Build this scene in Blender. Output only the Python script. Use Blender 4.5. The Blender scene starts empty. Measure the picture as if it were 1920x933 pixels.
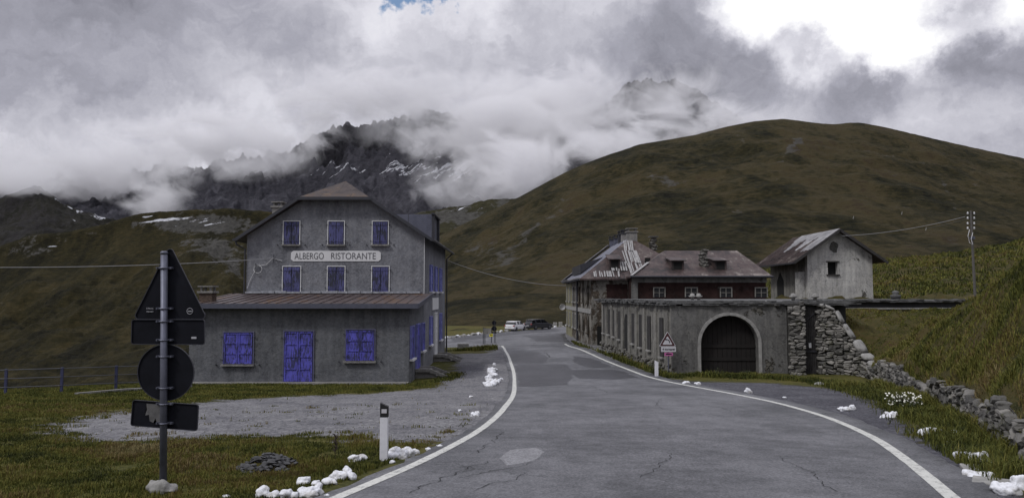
import bpy, bmesh, math, random
import numpy as np
from mathutils import Vector, Matrix, Euler
R = math.radians
random.seed(7); rng = np.random.default_rng(7)
sc = bpy.context.scene

# ------------------------------------------------------------------ camera
F, U0, V0, HZ = 1400.0, 960.0, 466.5, 550.0
TH = math.atan((HZ - V0) / F)
cd = bpy.data.cameras.new('camera'); cam = bpy.data.objects.new('camera', cd)
sc.collection.objects.link(cam); sc.camera = cam
cam.location = (0, 0, 0); cam.rotation_euler = (R(90) + TH, 0, 0)
cd.sensor_width = 36; cd.lens = F / 1920 * 36; cd.clip_start = 0.1; cd.clip_end = 20000
ST, CT = math.sin(TH), math.cos(TH)

def dirp(u, v):
    cx = (np.asarray(u, float) - U0) / F; cy = (V0 - np.asarray(v, float)) / F
    return cx, CT - cy * ST, ST + cy * CT
def P(u, v, Y):
    dx, dy, dz = dirp(u, v); t = Y / dy
    return Vector((float(dx * t), float(Y), float(dz * t)))

# ------------------------------------------------------------------ sun and sky
SUN_EL, SUN_AZ = 48, 232          # degrees; azimuth clockwise from +Y (light comes from behind left)
sd = bpy.data.lights.new('sun', 'SUN'); so = bpy.data.objects.new('sun', sd); sc.collection.objects.link(so)
sd.energy = 1.5; sd.angle = R(10); sd.color = (1.0, 0.97, 0.93)
_a, _e = R(SUN_AZ), R(SUN_EL)
sv = Vector((math.sin(_a) * math.cos(_e), math.cos(_a) * math.cos(_e), math.sin(_e)))
sd.color = (1.0, 0.985, 0.96)
so.rotation_euler = sv.to_track_quat('Z', 'Y').to_euler()

class NT:
    def __init__(s, tree): s.t = tree; s.n = tree.nodes; s.l = tree.links
    def new(s, typ, **kw):
        nd = s.n.new(typ)
        for k, v in kw.items(): setattr(nd, k, v)
        return nd
    def put(s, sock, val):
        if hasattr(val, 'is_output') or isinstance(val, bpy.types.NodeSocket): s.l.new(val, sock)
        else:
            if isinstance(val, (tuple, list)) and sock.type == 'RGBA' and len(val) == 3: val = (*val, 1)
            sock.default_value = val
    def math(s, op, a, b=0.0, c=None, clamp=False):
        m = s.new('ShaderNodeMath', operation=op); m.use_clamp = clamp
        s.put(m.inputs[0], a); s.put(m.inputs[1], b)
        if c is not None: s.put(m.inputs[2], c)
        return m.outputs[0]
    def vmath(s, op, a, b=(0, 0, 0), scale=None):
        m = s.new('ShaderNodeVectorMath', operation=op); s.put(m.inputs[0], a); s.put(m.inputs[1], b)
        if scale is not None: s.put(m.inputs['Scale'], scale)
        return m.outputs['Value'] if op in ('LENGTH', 'DISTANCE', 'DOT_PRODUCT') else m.outputs[0]
    def rng(s, x, a, b, c=0.0, d=1.0, smooth=False):
        m = s.new('ShaderNodeMapRange'); m.interpolation_type = 'SMOOTHSTEP' if smooth else 'LINEAR'
        s.put(m.inputs[0], x)
        for i, v in enumerate((a, b, c, d)): s.put(m.inputs[1 + i], v)
        return m.outputs[0]
    def mix(s, f, a, b, blend='MIX'):
        m = s.new('ShaderNodeMix', data_type='RGBA', blend_type=blend)
        s.put(m.inputs[0], f); s.put(m.inputs[6], a); s.put(m.inputs[7], b)
        return m.outputs[2]
    def noise(s, vec, scale, detail=4, rough=0.55, dist=0.0, lac=2.0, out=0):
        m = s.new('ShaderNodeTexNoise'); s.put(m.inputs['Vector'], vec)
        m.inputs['Scale'].default_value = scale; m.inputs['Detail'].default_value = detail
        m.inputs['Roughness'].default_value = rough; m.inputs['Distortion'].default_value = dist
        m.inputs['Lacunarity'].default_value = lac
        return m.outputs[out]
    def vor(s, vec, scale, feature='F1', out='Distance', rand=1.0):
        m = s.new('ShaderNodeTexVoronoi', feature=feature); s.put(m.inputs['Vector'], vec)
        m.inputs['Scale'].default_value = scale; m.inputs['Randomness'].default_value = rand
        return m.outputs[out]
    def coord(s, which='Object'): return s.new('ShaderNodeTexCoord').outputs[which]
    def mapping(s, vec, rot=(0, 0, 0), scale=(1, 1, 1), loc=(0, 0, 0)):
        m = s.new('ShaderNodeMapping'); s.put(m.inputs[0], vec)
        m.inputs['Location'].default_value = loc; m.inputs['Rotation'].default_value = rot; m.inputs['Scale'].default_value = scale
        return m.outputs[0]
    def ramp(s, f, stops):
        m = s.new('ShaderNodeValToRGB'); s.put(m.inputs[0], f); e = m.color_ramp.elements
        while len(e) < len(stops): e.new(0.5)
        for i, (p, c) in enumerate(stops): e[i].position = p; e[i].color = (*c, 1) if len(c) == 3 else c
        return m.outputs[0]

w = bpy.data.worlds.new('World'); sc.world = w; w.use_nodes = True
W = NT(w.node_tree); W.n.clear()
wo = W.new('ShaderNodeOutputWorld'); bg = W.new('ShaderNodeBackground'); W.l.new(bg.outputs[0], wo.inputs[0])
sky = W.new('ShaderNodeTexSky', sky_type='NISHITA'); sky.sun_disc = False
sky.sun_elevation = R(SUN_EL); sky.sun_rotation = R(SUN_AZ)
D0 = W.vmath('NORMALIZE', W.coord('Generated'))
def ndir(u, v):
    d = Vector([float(q) for q in dirp(u, v)]); d.normalize(); return tuple(d)
warp = W.noise(D0, 5.5, 7, 0.62, out=1)
warp = W.vmath('SCALE', W.vmath('SUBTRACT', warp, (0.5, 0.5, 0.5)), scale=0.26)
D1 = W.vmath('ADD', D0, warp)
Dst = W.mapping(D1, scale=(1.0, 1.0, 1.7))
n1 = W.noise(Dst, 2.6, 8, 0.56)
n2 = W.noise(Dst, 9.0, 7, 0.60)
n3 = W.noise(Dst, 1.1, 2, 0.5)
val = W.math('ADD', W.math('MULTIPLY', W.math('SUBTRACT', n1, 0.5), 0.66), W.math('MULTIPLY', W.math('SUBTRACT', n2, 0.5), 0.34))
val = W.math('ADD', val, W.math('MULTIPLY', W.math('SUBTRACT', n3, 0.5), 0.12))
val = W.math('ADD', val, 0.525)
# broad lighter and darker banks of cloud (direction u,v in photo pixels, radius in px, amount)
for (u, v, r, a) in [(1590, 10, 180, 0.80), (1690, 75, 110, 0.55), (1430, -25, 110, 0.55), (1900, -15, 110, 0.60), (1470, 140, 70, 0.22), (1490, 215, 60, 0.10),
                     (1330, 110, 260, -0.15), (1530, 85, 70, -0.42), (1620, 120, 60, -0.25), (1660, 190, 110, -0.13), (1560, 190, 90, -0.10), (1860, 90, 120, -0.16), (1790, 170, 120, 0.10),
                     (100, 30, 250, -0.07), (500, 190, 260, 0.04), (720, 30, 130, 0.16), (90, 160, 160, 0.05), (420, 60, 150, -0.05), (1180, 40, 120, 0.05),
                     (600, 60, 130, -0.04), (1000, 130, 200, -0.05), (1200, 180, 200, -0.12), (330, 300, 200, 0.08), (900, 20, 120, 0.08), (1780, 270, 160, 0.05), (260, 110, 160, -0.05)]:
    g = W.rng(W.vmath('DISTANCE', D1, ndir(u, v)), 0.0, r / F, 1.0, 0.0, True)
    val = W.math('ADD', val, W.math('MULTIPLY', g, a))
val = W.math('MAXIMUM', val, 0.15)
# overcast sky: brighter towards the zenith
sepz = W.new('ShaderNodeSeparateXYZ'); W.l.new(D0, sepz.inputs[0])
zen = W.rng(sepz.outputs[2], 0.40, 0.85, 0.0, 0.75, True)
ccol = W.ramp(W.math('MULTIPLY', val, 0.8), [(0.0, (0.0, 0.0, 0.0)), (0.16, (0.125, 0.127, 0.155)), (0.36, (0.365, 0.365, 0.425)), (0.56, (0.71, 0.705, 0.77)), (0.80, (1.05, 1.05, 1.06))])
ccol = W.mix(1.0, ccol, W.mix(zen, (0, 0, 0), (0.85, 0.86, 0.92)), 'ADD')
gap = W.rng(W.vmath('DISTANCE', D1, ndir(780, -30)), 0.0, 105 / F, 1.0, 0.0, True)
gap = W.rng(W.math('ADD', gap, W.math('MULTIPLY', W.math('SUBTRACT', n2, 0.5), 0.6)), 0.30, 0.55, 0, 1, True)
skyc = W.vmath('SCALE', sky.outputs[0], scale=0.13)
fin = W.mix(gap, ccol, skyc)
W.put(bg.inputs[0], fin); bg.inputs[1].default_value = 1.0

sc.view_settings.view_transform = 'Standard'; sc.view_settings.look = 'None'
sc.view_settings.exposure = 0.05; sc.view_settings.gamma = 1.0; sc.view_settings.use_curve_mapping = False
sc.cycles.max_bounces = 5; sc.cycles.diffuse_bounces = 3; sc.cycles.volume_bounces = 3; sc.cycles.transparent_max_bounces = 8
sc.cycles.use_denoising = True; sc.cycles.volume_max_steps = 96; sc.cycles.volume_step_rate = 0.45
sc.cycles.sample_clamp_indirect = 4

# ------------------------------------------------------------------ helpers
def tag(o, label=None, cat=None, group=None, kind=None):
    if label: o['label'] = label
    if cat: o['category'] = cat
    if group: o['group'] = group
    if kind: o['kind'] = kind
    return o
def empty(name, loc=(0, 0, 0), rz=0.0):
    o = bpy.data.objects.new(name, None); sc.collection.objects.link(o)
    o.location = loc; o.rotation_euler = (0, 0, rz); o.empty_display_size = 0.3
    return o
def link(name, me, parent=None):
    o = bpy.data.objects.new(name, me); sc.collection.objects.link(o)
    if parent is not None: o.parent = parent
    return o
def npmesh(name, verts, faces, m, parent=None, smooth=True, attrs=None):
    """faces: (n,3) or (n,4) array"""
    verts = np.asarray(verts, np.float32); faces = np.asarray(faces, np.int32)
    me = bpy.data.meshes.new(name); n, k = faces.shape
    me.vertices.add(len(verts)); me.vertices.foreach_set('co', verts.ravel())
    me.loops.add(n * k); me.loops.foreach_set('vertex_index', faces.ravel())
    me.polygons.add(n); me.polygons.foreach_set('loop_start', np.arange(0, n * k, k, dtype=np.int32))
    me.polygons.foreach_set('use_smooth', np.full(n, smooth, bool))
    if attrs:
        for an, av in attrs.items():
            at = me.attributes.new(an, 'FLOAT', 'POINT'); at.data.foreach_set('value', np.asarray(av, np.float32))
    me.update(); me.validate(); me.materials.append(m)
    return link(name, me, parent)
def gridfaces(nr, nc):
    i = np.arange(nr - 1)[:, None] * nc + np.arange(nc - 1)[None, :]
    i = i.ravel(); return np.stack([i, i + 1, i + nc + 1, i + nc], 1)

class MB:
    def __init__(s): s.bm = bmesh.new()
    def quad(s, *pts):
        vs = [s.bm.verts.new(p) for p in pts]; return s.bm.faces.new(vs)
    def box(s, x0, x1, y0, y1, z0, z1, M=None):
        c = [(x0, y0, z0), (x1, y0, z0), (x1, y1, z0), (x0, y1, z0), (x0, y0, z1), (x1, y0, z1), (x1, y1, z1), (x0, y1, z1)]
        vs = [s.bm.verts.new((M @ Vector(p)) if M else p) for p in c]
        for f in ((0, 3, 2, 1), (4, 5, 6, 7), (0, 1, 5, 4), (1, 2, 6, 5), (2, 3, 7, 6), (3, 0, 4, 7)):
            s.bm.faces.new([vs[i] for i in f])
        return s
    def bar(s, p0, p1, w, h, up=(0, 0, 1)):
        p0, p1 = Vector(p0), Vector(p1); d = (p1 - p0); L = d.length; d.normalize(); up = Vector(up)
        r = d.cross(up)
        if r.length < 1e-4: r = d.cross(Vector((1, 0, 0)))
        r.normalize(); u = r.cross(d)
        M = Matrix((( r.x, d.x, u.x, p0.x), (r.y, d.y, u.y, p0.y), (r.z, d.z, u.z, p0.z), (0, 0, 0, 1)))
        return s.box(-w / 2, w / 2, 0, L, -h / 2, h / 2, M)
    def tube(s, pts, r, seg=8, cap=True):
        pts = [Vector(p) for p in pts]; rings = []
        rr = r if isinstance(r, (list, tuple)) else [r] * len(pts)
        for i, p in enumerate(pts):
            d = (pts[min(i + 1, len(pts) - 1)] - pts[max(i - 1, 0)]).normalized()
            a = d.cross(Vector((0, 0, 1)))
            if a.length < 1e-3: a = Vector((1, 0, 0))
            a.normalize(); b = d.cross(a)
            rings.append([s.bm.verts.new(p + a * rr[i] * math.cos(t) + b * rr[i] * math.sin(t)) for t in [2 * math.pi * k / seg for k in range(seg)]])
        for i in range(len(rings) - 1):
            for k in range(seg):
                s.bm.faces.new((rings[i][k], rings[i][(k + 1) % seg], rings[i + 1][(k + 1) % seg], rings[i + 1][k]))
        if cap:
            s.bm.faces.new(rings[0][::-1]); s.bm.faces.new(rings[-1])
        return s
    def prism(s, pts, d):
        """closed planar outline pts extruded by vector d"""
        d = Vector(d); a = [s.bm.verts.new(p) for p in pts]; b = [s.bm.verts.new(Vector(p) + d) for p in pts]
        n = len(a); s.bm.faces.new(a); s.bm.faces.new(b[::-1])
        for i in range(n): s.bm.faces.new((a[i], b[i], b[(i + 1) % n], a[(i + 1) % n]))
        return s
    def lathe(s, cx, cy, prof, seg=16):
        rings = [[s.bm.verts.new((cx + r * math.cos(2 * math.pi * k / seg), cy + r * math.sin(2 * math.pi * k / seg), z)) for k in range(seg)] for r, z in prof]
        for i in range(len(rings) - 1):
            for k in range(seg): s.bm.faces.new((rings[i][k], rings[i][(k + 1) % seg], rings[i + 1][(k + 1) % seg], rings[i + 1][k]))
        s.bm.faces.new(rings[0][::-1]); s.bm.faces.new(rings[-1]); return s
    def rock(s, c, sx, sy, sz, M=None, jit=0.18, sub=1, seed=None, sq=0.6):
        """irregular stone: a rounded cube with jittered vertices"""
        b = bmesh.new(); bmesh.ops.create_icosphere(b, subdivisions=sub + 1, radius=1)
        rr = random.Random(seed) if seed is not None else random
        ph = [rr.uniform(0, 6.28) for _ in range(6)]
        vm = {}
        for v in b.verts:
            p = v.co.copy()
            m = max(abs(p.x), abs(p.y), abs(p.z)); p = p * ((1 - sq) + sq / m * 0.86)
            k = 1 + jit * (math.sin(3 * p.x + ph[0]) * math.sin(3.3 * p.y + ph[1]) + 0.7 * math.sin(4 * p.z + ph[2] + 2 * p.x) + 0.5 * math.sin(7 * p.x + ph[3]) * math.sin(6 * p.z + ph[4])) + rr.uniform(-jit, jit) * 0.35
            p = Vector((p.x * sx * k, p.y * sy * k, p.z * sz * k))
            if M: p = M @ p
            vm[v] = s.bm.verts.new(p + Vector(c))
        for f in b.faces: s.bm.faces.new([vm[v] for v in f.verts])
        b.free(); return s
    def build(s, name, m, parent=None, smooth=False, bevel=0.0, tri=False):
        if tri: bmesh.ops.triangulate(s.bm, faces=s.bm.faces[:])
        bmesh.ops.recalc_face_normals(s.bm, faces=s.bm.faces[:])
        if bevel > 0: bmesh.ops.bevel(s.bm, geom=s.bm.edges[:], offset=bevel, segments=1, affect='EDGES', profile=0.6)
        me = bpy.data.meshes.new(name); s.bm.to_mesh(me); s.bm.free()
        if smooth:
            for p in me.polygons: p.use_smooth = True
        me.materials.append(m)
        return link(name, me, parent)

# numpy noise
_perm = rng.permutation(512).astype(np.int64); _perm = np.concatenate([_perm, _perm])
_gr = rng.normal(size=(512, 2)); _gr /= np.linalg.norm(_gr, axis=1)[:, None]
def pn(x, y):
    xi = np.floor(x).astype(np.int64); yi = np.floor(y).astype(np.int64); xf = x - xi; yf = y - yi
    def g(i, j, fx, fy):
        h = _perm[(_perm[(xi + i) & 511] + ((yi + j) & 511)) & 1023]; h = h & 511
        return _gr[h, 0] * fx + _gr[h, 1] * fy
    u = xf ** 3 * (xf * (xf * 6 - 15) + 10); v = yf ** 3 * (yf * (yf * 6 - 15) + 10)
    a = g(0, 0, xf, yf) * (1 - u) + g(1, 0, xf - 1, yf) * u
    b = g(0, 1, xf, yf - 1) * (1 - u) + g(1, 1, xf - 1, yf - 1) * u
    return (a * (1 - v) + b * v) * 1.5
def fbm(x, y, o=5, g=0.5, ridged=False):
    s = 0; a = 1.0; t = 0
    for k in range(o):
        n = pn(x * 2 ** k + 17.3 * k, y * 2 ** k + 5.1 * k)
        if ridged: n = 1 - 2 * np.abs(n)
        s = s + a * n; t += a; a *= g
    return s / t
def fb1(x, **k): return fbm(np.asarray(x, float), np.zeros_like(np.asarray(x, float)) + 3.7, **k)

# thin plate surfaces through control points
class TPS:
    def __init__(s, pts, lam=0.02):
        p = np.array(pts, float); s.xy = p[:, :2] / 20; z = p[:, 2]; n = len(p)
        K = s.k(s.xy[:, None, :] - s.xy[None, :, :]) + lam * np.eye(n)
        Q = np.c_[np.ones(n), s.xy]; A = np.block([[K, Q], [Q.T, np.zeros((3, 3))]])
        s.w = np.linalg.solve(A, np.r_[z, 0, 0, 0])
    def k(s, d):
        r2 = (d ** 2).sum(-1) + 1e-12; return 0.5 * r2 * np.log(r2)
    def __call__(s, x, y):
        x = np.asarray(x, float); y = np.asarray(y, float); sh = x.shape
        q = np.stack([x.ravel(), y.ravel()], 1) / 20; out = np.empty(len(q))
        for i in range(0, len(q), 20000):
            c = q[i:i + 20000]; out[i:i + 20000] = s.k(c[:, None, :] - s.xy[None]) @ s.w[:-3] + s.w[-3] + c @ s.w[-2:]
        return out.reshape(sh)
near_px = [(960, 933, 9.0), (200, 933, 9.3), (307, 922, 9.5), (718, 862, 12.4), (1740, 925, 9.6), (0, 760, 22.7), (0, 850, 13.5),
    (400, 820, 15.5), (400, 760, 23.3), (768, 719, 36.1), (358, 719, 36.1), (835, 661, 55.4), (0, 738, 31), (250, 727, 32.5),
    (960, 760, 22), (960, 700, 39), (960, 660, 55.5), (960, 640, 72), (960, 625, 100), (965, 621, 112), (1060, 612, 130),
    (840, 630, 92), (700, 640, 85), (1108, 647, 60), (1062, 625, 80), (1258, 698, 38), (1475, 702, 37.5), (1232, 706, 37.5),
    (1128, 652, 53.8), (1530, 712, 35.5), (1640, 720, 32), (1720, 748, 24.8), (1820, 796, 17.9), (1920, 856, 12.6),
    (1500, 765, 22), (1300, 722, 32)]
npts = [tuple(P(*q)) for q in near_px] + [(0, 0, -1.65), (-8, 0, -1.75), (3.5, 0, -1.55), (0, -15, -0.3), (-20, 0, -1.9), (-20, -15, -0.8),
    (15, -15, 0.2), (30, 60, -4.4), (45, 90, -4.8), (45, 130, -6.2), (-40, 20, -3.6), (-30, 10, -2.7), (20, 150, -6.6), (-20, 150, -6.4), (-50, 120, -6.5)]
Gt = TPS(npts)
def drop(x, y):
    # the yard ends in a steep drop behind the fence and along the left of the hotel
    ex = np.interp(y, [32.5, 34, 36.5, 60, 85, 110, 160], [-60, -22, -16.9, -16.4, -17, -20, -26])
    d1 = np.clip(ex - x, 0, 200)
    ey = np.interp(x, [-60, -27, -20, -16.6], [31.0, 32.2, 33.4, 36.0]); d2 = np.clip(y - ey, 0, 200)
    d = np.where(x < -16, np.minimum(d1, d2), 0)
    return np.clip(d - 0.3, 0, 60) * 0.75
def G(x, y):
    x = np.asarray(x, float); y = np.asarray(y, float)
    return Gt(x, y) - drop(x, y)
def g1(x, y): return float(G(np.array([x]), np.array([y]))[0])
def hit(u, v, extra=0.0):
    """where the line of sight through a photo pixel meets the ground"""
    dx, dy, dz = [float(q) for q in dirp(u, v)]
    Y = np.linspace(4, 150, 2400); X = Y * dx / dy; Z = Y * dz / dy
    d = Z - (G(X, Y) + extra); k = np.argmax(d < 0)
    if d[k] >= 0: k = len(Y) - 1
    if k > 0:
        f = d[k - 1] / (d[k - 1] - d[k]); Yh = Y[k - 1] + f * (Y[k] - Y[k - 1])
    else: Yh = Y[0]
    x = Yh * dx / dy
    return Vector((x, Yh, g1(x, Yh) + extra))

# ------------------------------------------------------------------ materials
def mat(name):
    m = bpy.data.materials.new(name); m.use_nodes = True; t = NT(m.node_tree)
    return m, t, t.n['Principled BSDF']
def bump(t, b, h, strength=0.4, dist=0.02):
    n = t.new('ShaderNodeBump'); n.inputs['Strength'].default_value = strength; n.inputs['Distance'].default_value = dist
    t.put(n.inputs['Height'], h); t.l.new(n.outputs[0], b.inputs['Normal'])
def m_simple(name, col, rough=0.6, metal=0.0, var=0.15, scale=6.0, bs=0.15, bd=0.005, spec=None):
    m, t, b = mat(name); c = t.coord(); n = t.noise(c, scale, 5, 0.6)
    lo = tuple(x * (1 - var) for x in col); hi = tuple(x * (1 + var) for x in col)
    t.put(b.inputs['Base Color'], t.mix(t.rng(n, 0.3, 0.7), lo, hi))
    b.inputs['Roughness'].default_value = rough; b.inputs['Metallic'].default_value = metal
    if spec is not None: b.inputs['Specular IOR Level'].default_value = spec
    if bs: bump(t, b, t.noise(c, scale * 4, 4, 0.6), bs, bd)
    return m
def m_plaster(name, col, stain=0.35, grain=9.0, patch=None, patch_col=(0.1, 0.095, 0.085), streak=0.5, base_z=None):
    m, t, b = mat(name); c = t.coord()
    big = t.noise(c, 0.45, 6, 0.62); fine = t.noise(c, grain * 1.3, 6, 0.8); mid = t.noise(c, 2.3, 6, 0.65)
    st = t.noise(t.mapping(c, scale=(2.2, 2.2, 0.22)), 1.3, 6, 0.62)
    k = t.math('ADD', t.math('MULTIPLY', t.math('SUBTRACT', big, 0.5), stain * 2.4), t.math('MULTIPLY', t.math('SUBTRACT', fine, 0.5), 1.5))
    k = t.math('ADD', k, t.math('MULTIPLY', t.math('SUBTRACT', st, 0.5), streak * 1.3))
    k = t.math('ADD', k, t.math('MULTIPLY', t.math('SUBTRACT', mid, 0.5), stain * 2.2))
    k = t.math('ADD', k, 1.0)
    colr = t.vmath('SCALE', t.mix(t.rng(mid, 0.4, 0.7), col, (col[0] * 0.99, col[1] * 0.975, col[2] * 0.94)), scale=k)
    h = t.math('ADD', t.math('MULTIPLY', t.noise(c, grain, 5, 0.7), 1.0), t.math('MULTIPLY', fine, 0.35))
    if patch is not None:
        pm = t.noise(c, 0.85, 7, 0.66, dist=0.3)
        pf = t.rng(pm, patch, patch + 0.012)
        cell = t.vor(t.mapping(c, scale=(1, 1, 1.6)), 4.2, 'DISTANCE_TO_EDGE')
        rnd = t.vor(t.mapping(c, scale=(1, 1, 1.6)), 4.2, 'F1', 'Color')
        sc_ = t.mix(t.rng(cell, 0.0, 0.06), tuple(q * 0.35 for q in patch_col), t.mix(t.math('MULTIPLY', 1.0, rnd), tuple(q * 0.65 for q in patch_col), tuple(q * 1.5 for q in patch_col)))
        edge = t.math('MULTIPLY', t.rng(pm, patch - 0.02, patch), t.math('SUBTRACT', 1.0, pf))
        colr = t.mix(t.math('MULTIPLY', edge, 0.5), colr, tuple(q * 0.4 for q in col))
        colr = t.mix(pf, colr, sc_)
        h = t.math('ADD', t.math('MULTIPLY', h, 0.35), t.math('ADD', t.math('MULTIPLY', t.math('SUBTRACT', 1.0, pf), 1.4), t.math('MULTIPLY', t.math('MULTIPLY', t.rng(cell, 0, 0.12), pf), 0.9)))
        crk = t.vor(t.vmath('ADD', c, t.vmath('SCALE', t.noise(c, 1.5, 4, out=1), scale=0.8)), 0.55, 'DISTANCE_TO_EDGE')
        cr = t.rng(crk, 0.0, 0.008, 1, 0)
        colr = t.mix(t.math('MULTIPLY', cr, 0.7), colr, (0.03, 0.03, 0.028))
    t.put(b.inputs['Base Color'], colr); b.inputs['Roughness'].default_value = 0.92; b.inputs['Specular IOR Level'].default_value = 0.15
    bump(t, b, h, 0.8, 0.06)
    return m
def m_wood_paint(name, col, dark, thr=0.56):
    m, t, b = mat(name); c = t.coord()
    s = t.noise(t.mapping(c, scale=(14, 14, 2.2)), 1.3, 6, 0.7); big = t.noise(c, 1.4, 4, 0.6)
    f = t.rng(t.math('ADD', s, t.math('MULTIPLY', t.math('SUBTRACT', big, 0.5), 0.5)), thr - 0.03, thr + 0.05)
    sat = t.mix(t.rng(t.noise(c, 2.5, 4), 0.3, 0.7), tuple(q * 0.72 for q in col), tuple(min(q * 1.25, 1) for q in col))
    t.put(b.inputs['Base Color'], t.mix(f, sat, dark)); b.inputs['Roughness'].default_value = 0.75
    bump(t, b, s, 0.3, 0.01)
    return m
def m_roof(name, cols, scale=1.2, sheet=(1.1, 1.1, 0.7), rough=0.65, seam_axis=None):
    """sheet metal roofing: sheets of differing colour with rust stains"""
    m, t, b = mat(name); c = t.coord()
    sh = t.new('ShaderNodeTexBrick'); t.put(sh.inputs['Vector'], t.mapping(c, scale=sheet))
    sh.inputs['Color1'].default_value = (0, 0, 0, 1); sh.inputs['Color2'].default_value = (1, 1, 1, 1); sh.inputs['Mortar'].default_value = (0.1, 0.1, 0.1, 1)
    sh.inputs['Scale'].default_value = 1.0; sh.inputs['Mortar Size'].default_value = 0.012; sh.inputs['Brick Width'].default_value = 1.0; sh.inputs['Row Height'].default_value = 1.2
    n = t.noise(c, scale, 7, 0.66); st = t.noise(t.mapping(c, scale=(3, 3, 0.8)), 1.6, 5, 0.65)
    f = t.math('ADD', t.math('MULTIPLY', t.math('SUBTRACT', n, 0.5), 1.9), t.math('MULTIPLY', t.math('SUBTRACT', st, 0.5), 1.3)); f = t.math('ADD', t.math('ADD', f, 0.28), t.math('MULTIPLY', sh.outputs[0], 0.44))
    k = len(cols); colr = t.ramp(t.rng(f, 0.0, 1.0), [(i / (k - 1), q) for i, q in enumerate(cols)])
    colr = t.mix(t.math('MULTIPLY', sh.outputs['Fac'], 0.75), colr, (0.02, 0.016, 0.016))
    t.put(b.inputs['Base Color'], colr); b.inputs['Roughness'].default_value = rough; b.inputs['Metallic'].default_value = 0.15
    bump(t, b, t.math('SUBTRACT', n, t.math('MULTIPLY', sh.outputs['Fac'], 0.8)), 0.35, 0.02)
    return m
def m_turf(name, cols, s=1.0, gravel=False, bmp=0.6, bd=0.05, rocks=0.0):
    m, t, b = mat(name); c = t.coord()
    n1 = t.noise(c, 0.12 * s, 6, 0.65); n2 = t.noise(c, 1.3 * s, 6, 0.7); n3 = t.noise(c, 11 * s, 4, 0.7)
    f = t.math('ADD', t.math('MULTIPLY', n1, 0.35), t.math('ADD', t.math('MULTIPLY', n2, 0.35), t.math('MULTIPLY', n3, 0.30)))
    k = len(cols); colr = t.ramp(t.rng(f, 0.38, 0.60), [(i / (k - 1), q) for i, q in enumerate(cols)])
    h = t.math('ADD', t.math('MULTIPLY', n3, 0.5), n2)
    if gravel:
        at = t.new('ShaderNodeAttribute'); at.attribute_name = 'gravel'; gv = at.outputs['Fac']
        e = t.math('ADD', gv, t.math('MULTIPLY', t.math('SUBTRACT', t.noise(t.mapping(c, scale=(.7, 1.6, 1)), 1.1, 8, 0.76), 0.5), 2.2))
        gm = t.rng(e, 0.40, 0.62, 0, 1, True)
        at2 = t.new('ShaderNodeAttribute'); at2.attribute_name = 'dark'
        pv = t.vor(t.mapping(c, scale=(1, .6, 1)), 17, 'F1', 'Color'); pd = t.vor(c, 26); pv2 = t.noise(c, 22, 5, 0.85)
        peb = t.mix(t.rng(pv2, 0.34, 0.66), (0.045, 0.045, 0.050), (0.30, 0.295, 0.31)); peb = t.mix(0.45, peb, t.mix(t.math('MULTIPLY', pv, 1.0), (0.03, 0.03, 0.033), (0.36, 0.355, 0.36)))
        peb = t.mix(t.rng(t.noise(c, 0.8, 7, 0.72), 0.38, 0.72), peb, t.mix(1.0, peb, (0.50, 0.50, 0.54), 'MULTIPLY'))
        peb = t.mix(at2.outputs['Fac'], peb, t.mix(1.0, peb, (0.36, 0.36, 0.42), 'MULTIPLY'))
        colr = t.mix(gm, colr, peb); h = t.math('ADD', t.math('MULTIPLY', h, t.math('SUBTRACT', 1.0, gm)), t.math('MULTIPLY', pd, -0.5))
    if rocks > 0:
        rn = t.noise(c, 0.055 * s, 7, 0.7, dist=0.6); rf = t.math('MULTIPLY', t.rng(rn, 0.62, 0.66), t.rng(t.noise(c, 0.9 * s, 5, 0.75), 0.45, 0.6))
        colr = t.mix(t.math('MULTIPLY', rf, rocks), colr, (0.11, 0.105, 0.10))
    t.put(b.inputs['Base Color'], colr); b.inputs['Roughness'].default_value = 0.95; b.inputs['Specular IOR Level'].default_value = 0.1
    bump(t, b, h, bmp, bd)
    return m

M = {}
M['ground'] = m_turf('turf_and_gravel', [(0.022, 0.024, 0.009), (0.050, 0.052, 0.015), (0.090, 0.082, 0.025), (0.066, 0.045, 0.021)], 1.0, True, 0.9, 0.05)
M['bank'] = m_turf('bank_turf', [(0.014, 0.015, 0.007), (0.034, 0.034, 0.012), (0.058, 0.048, 0.018), (0.050, 0.032, 0.016)], 1.0, False, 0.9, 0.08)

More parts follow.
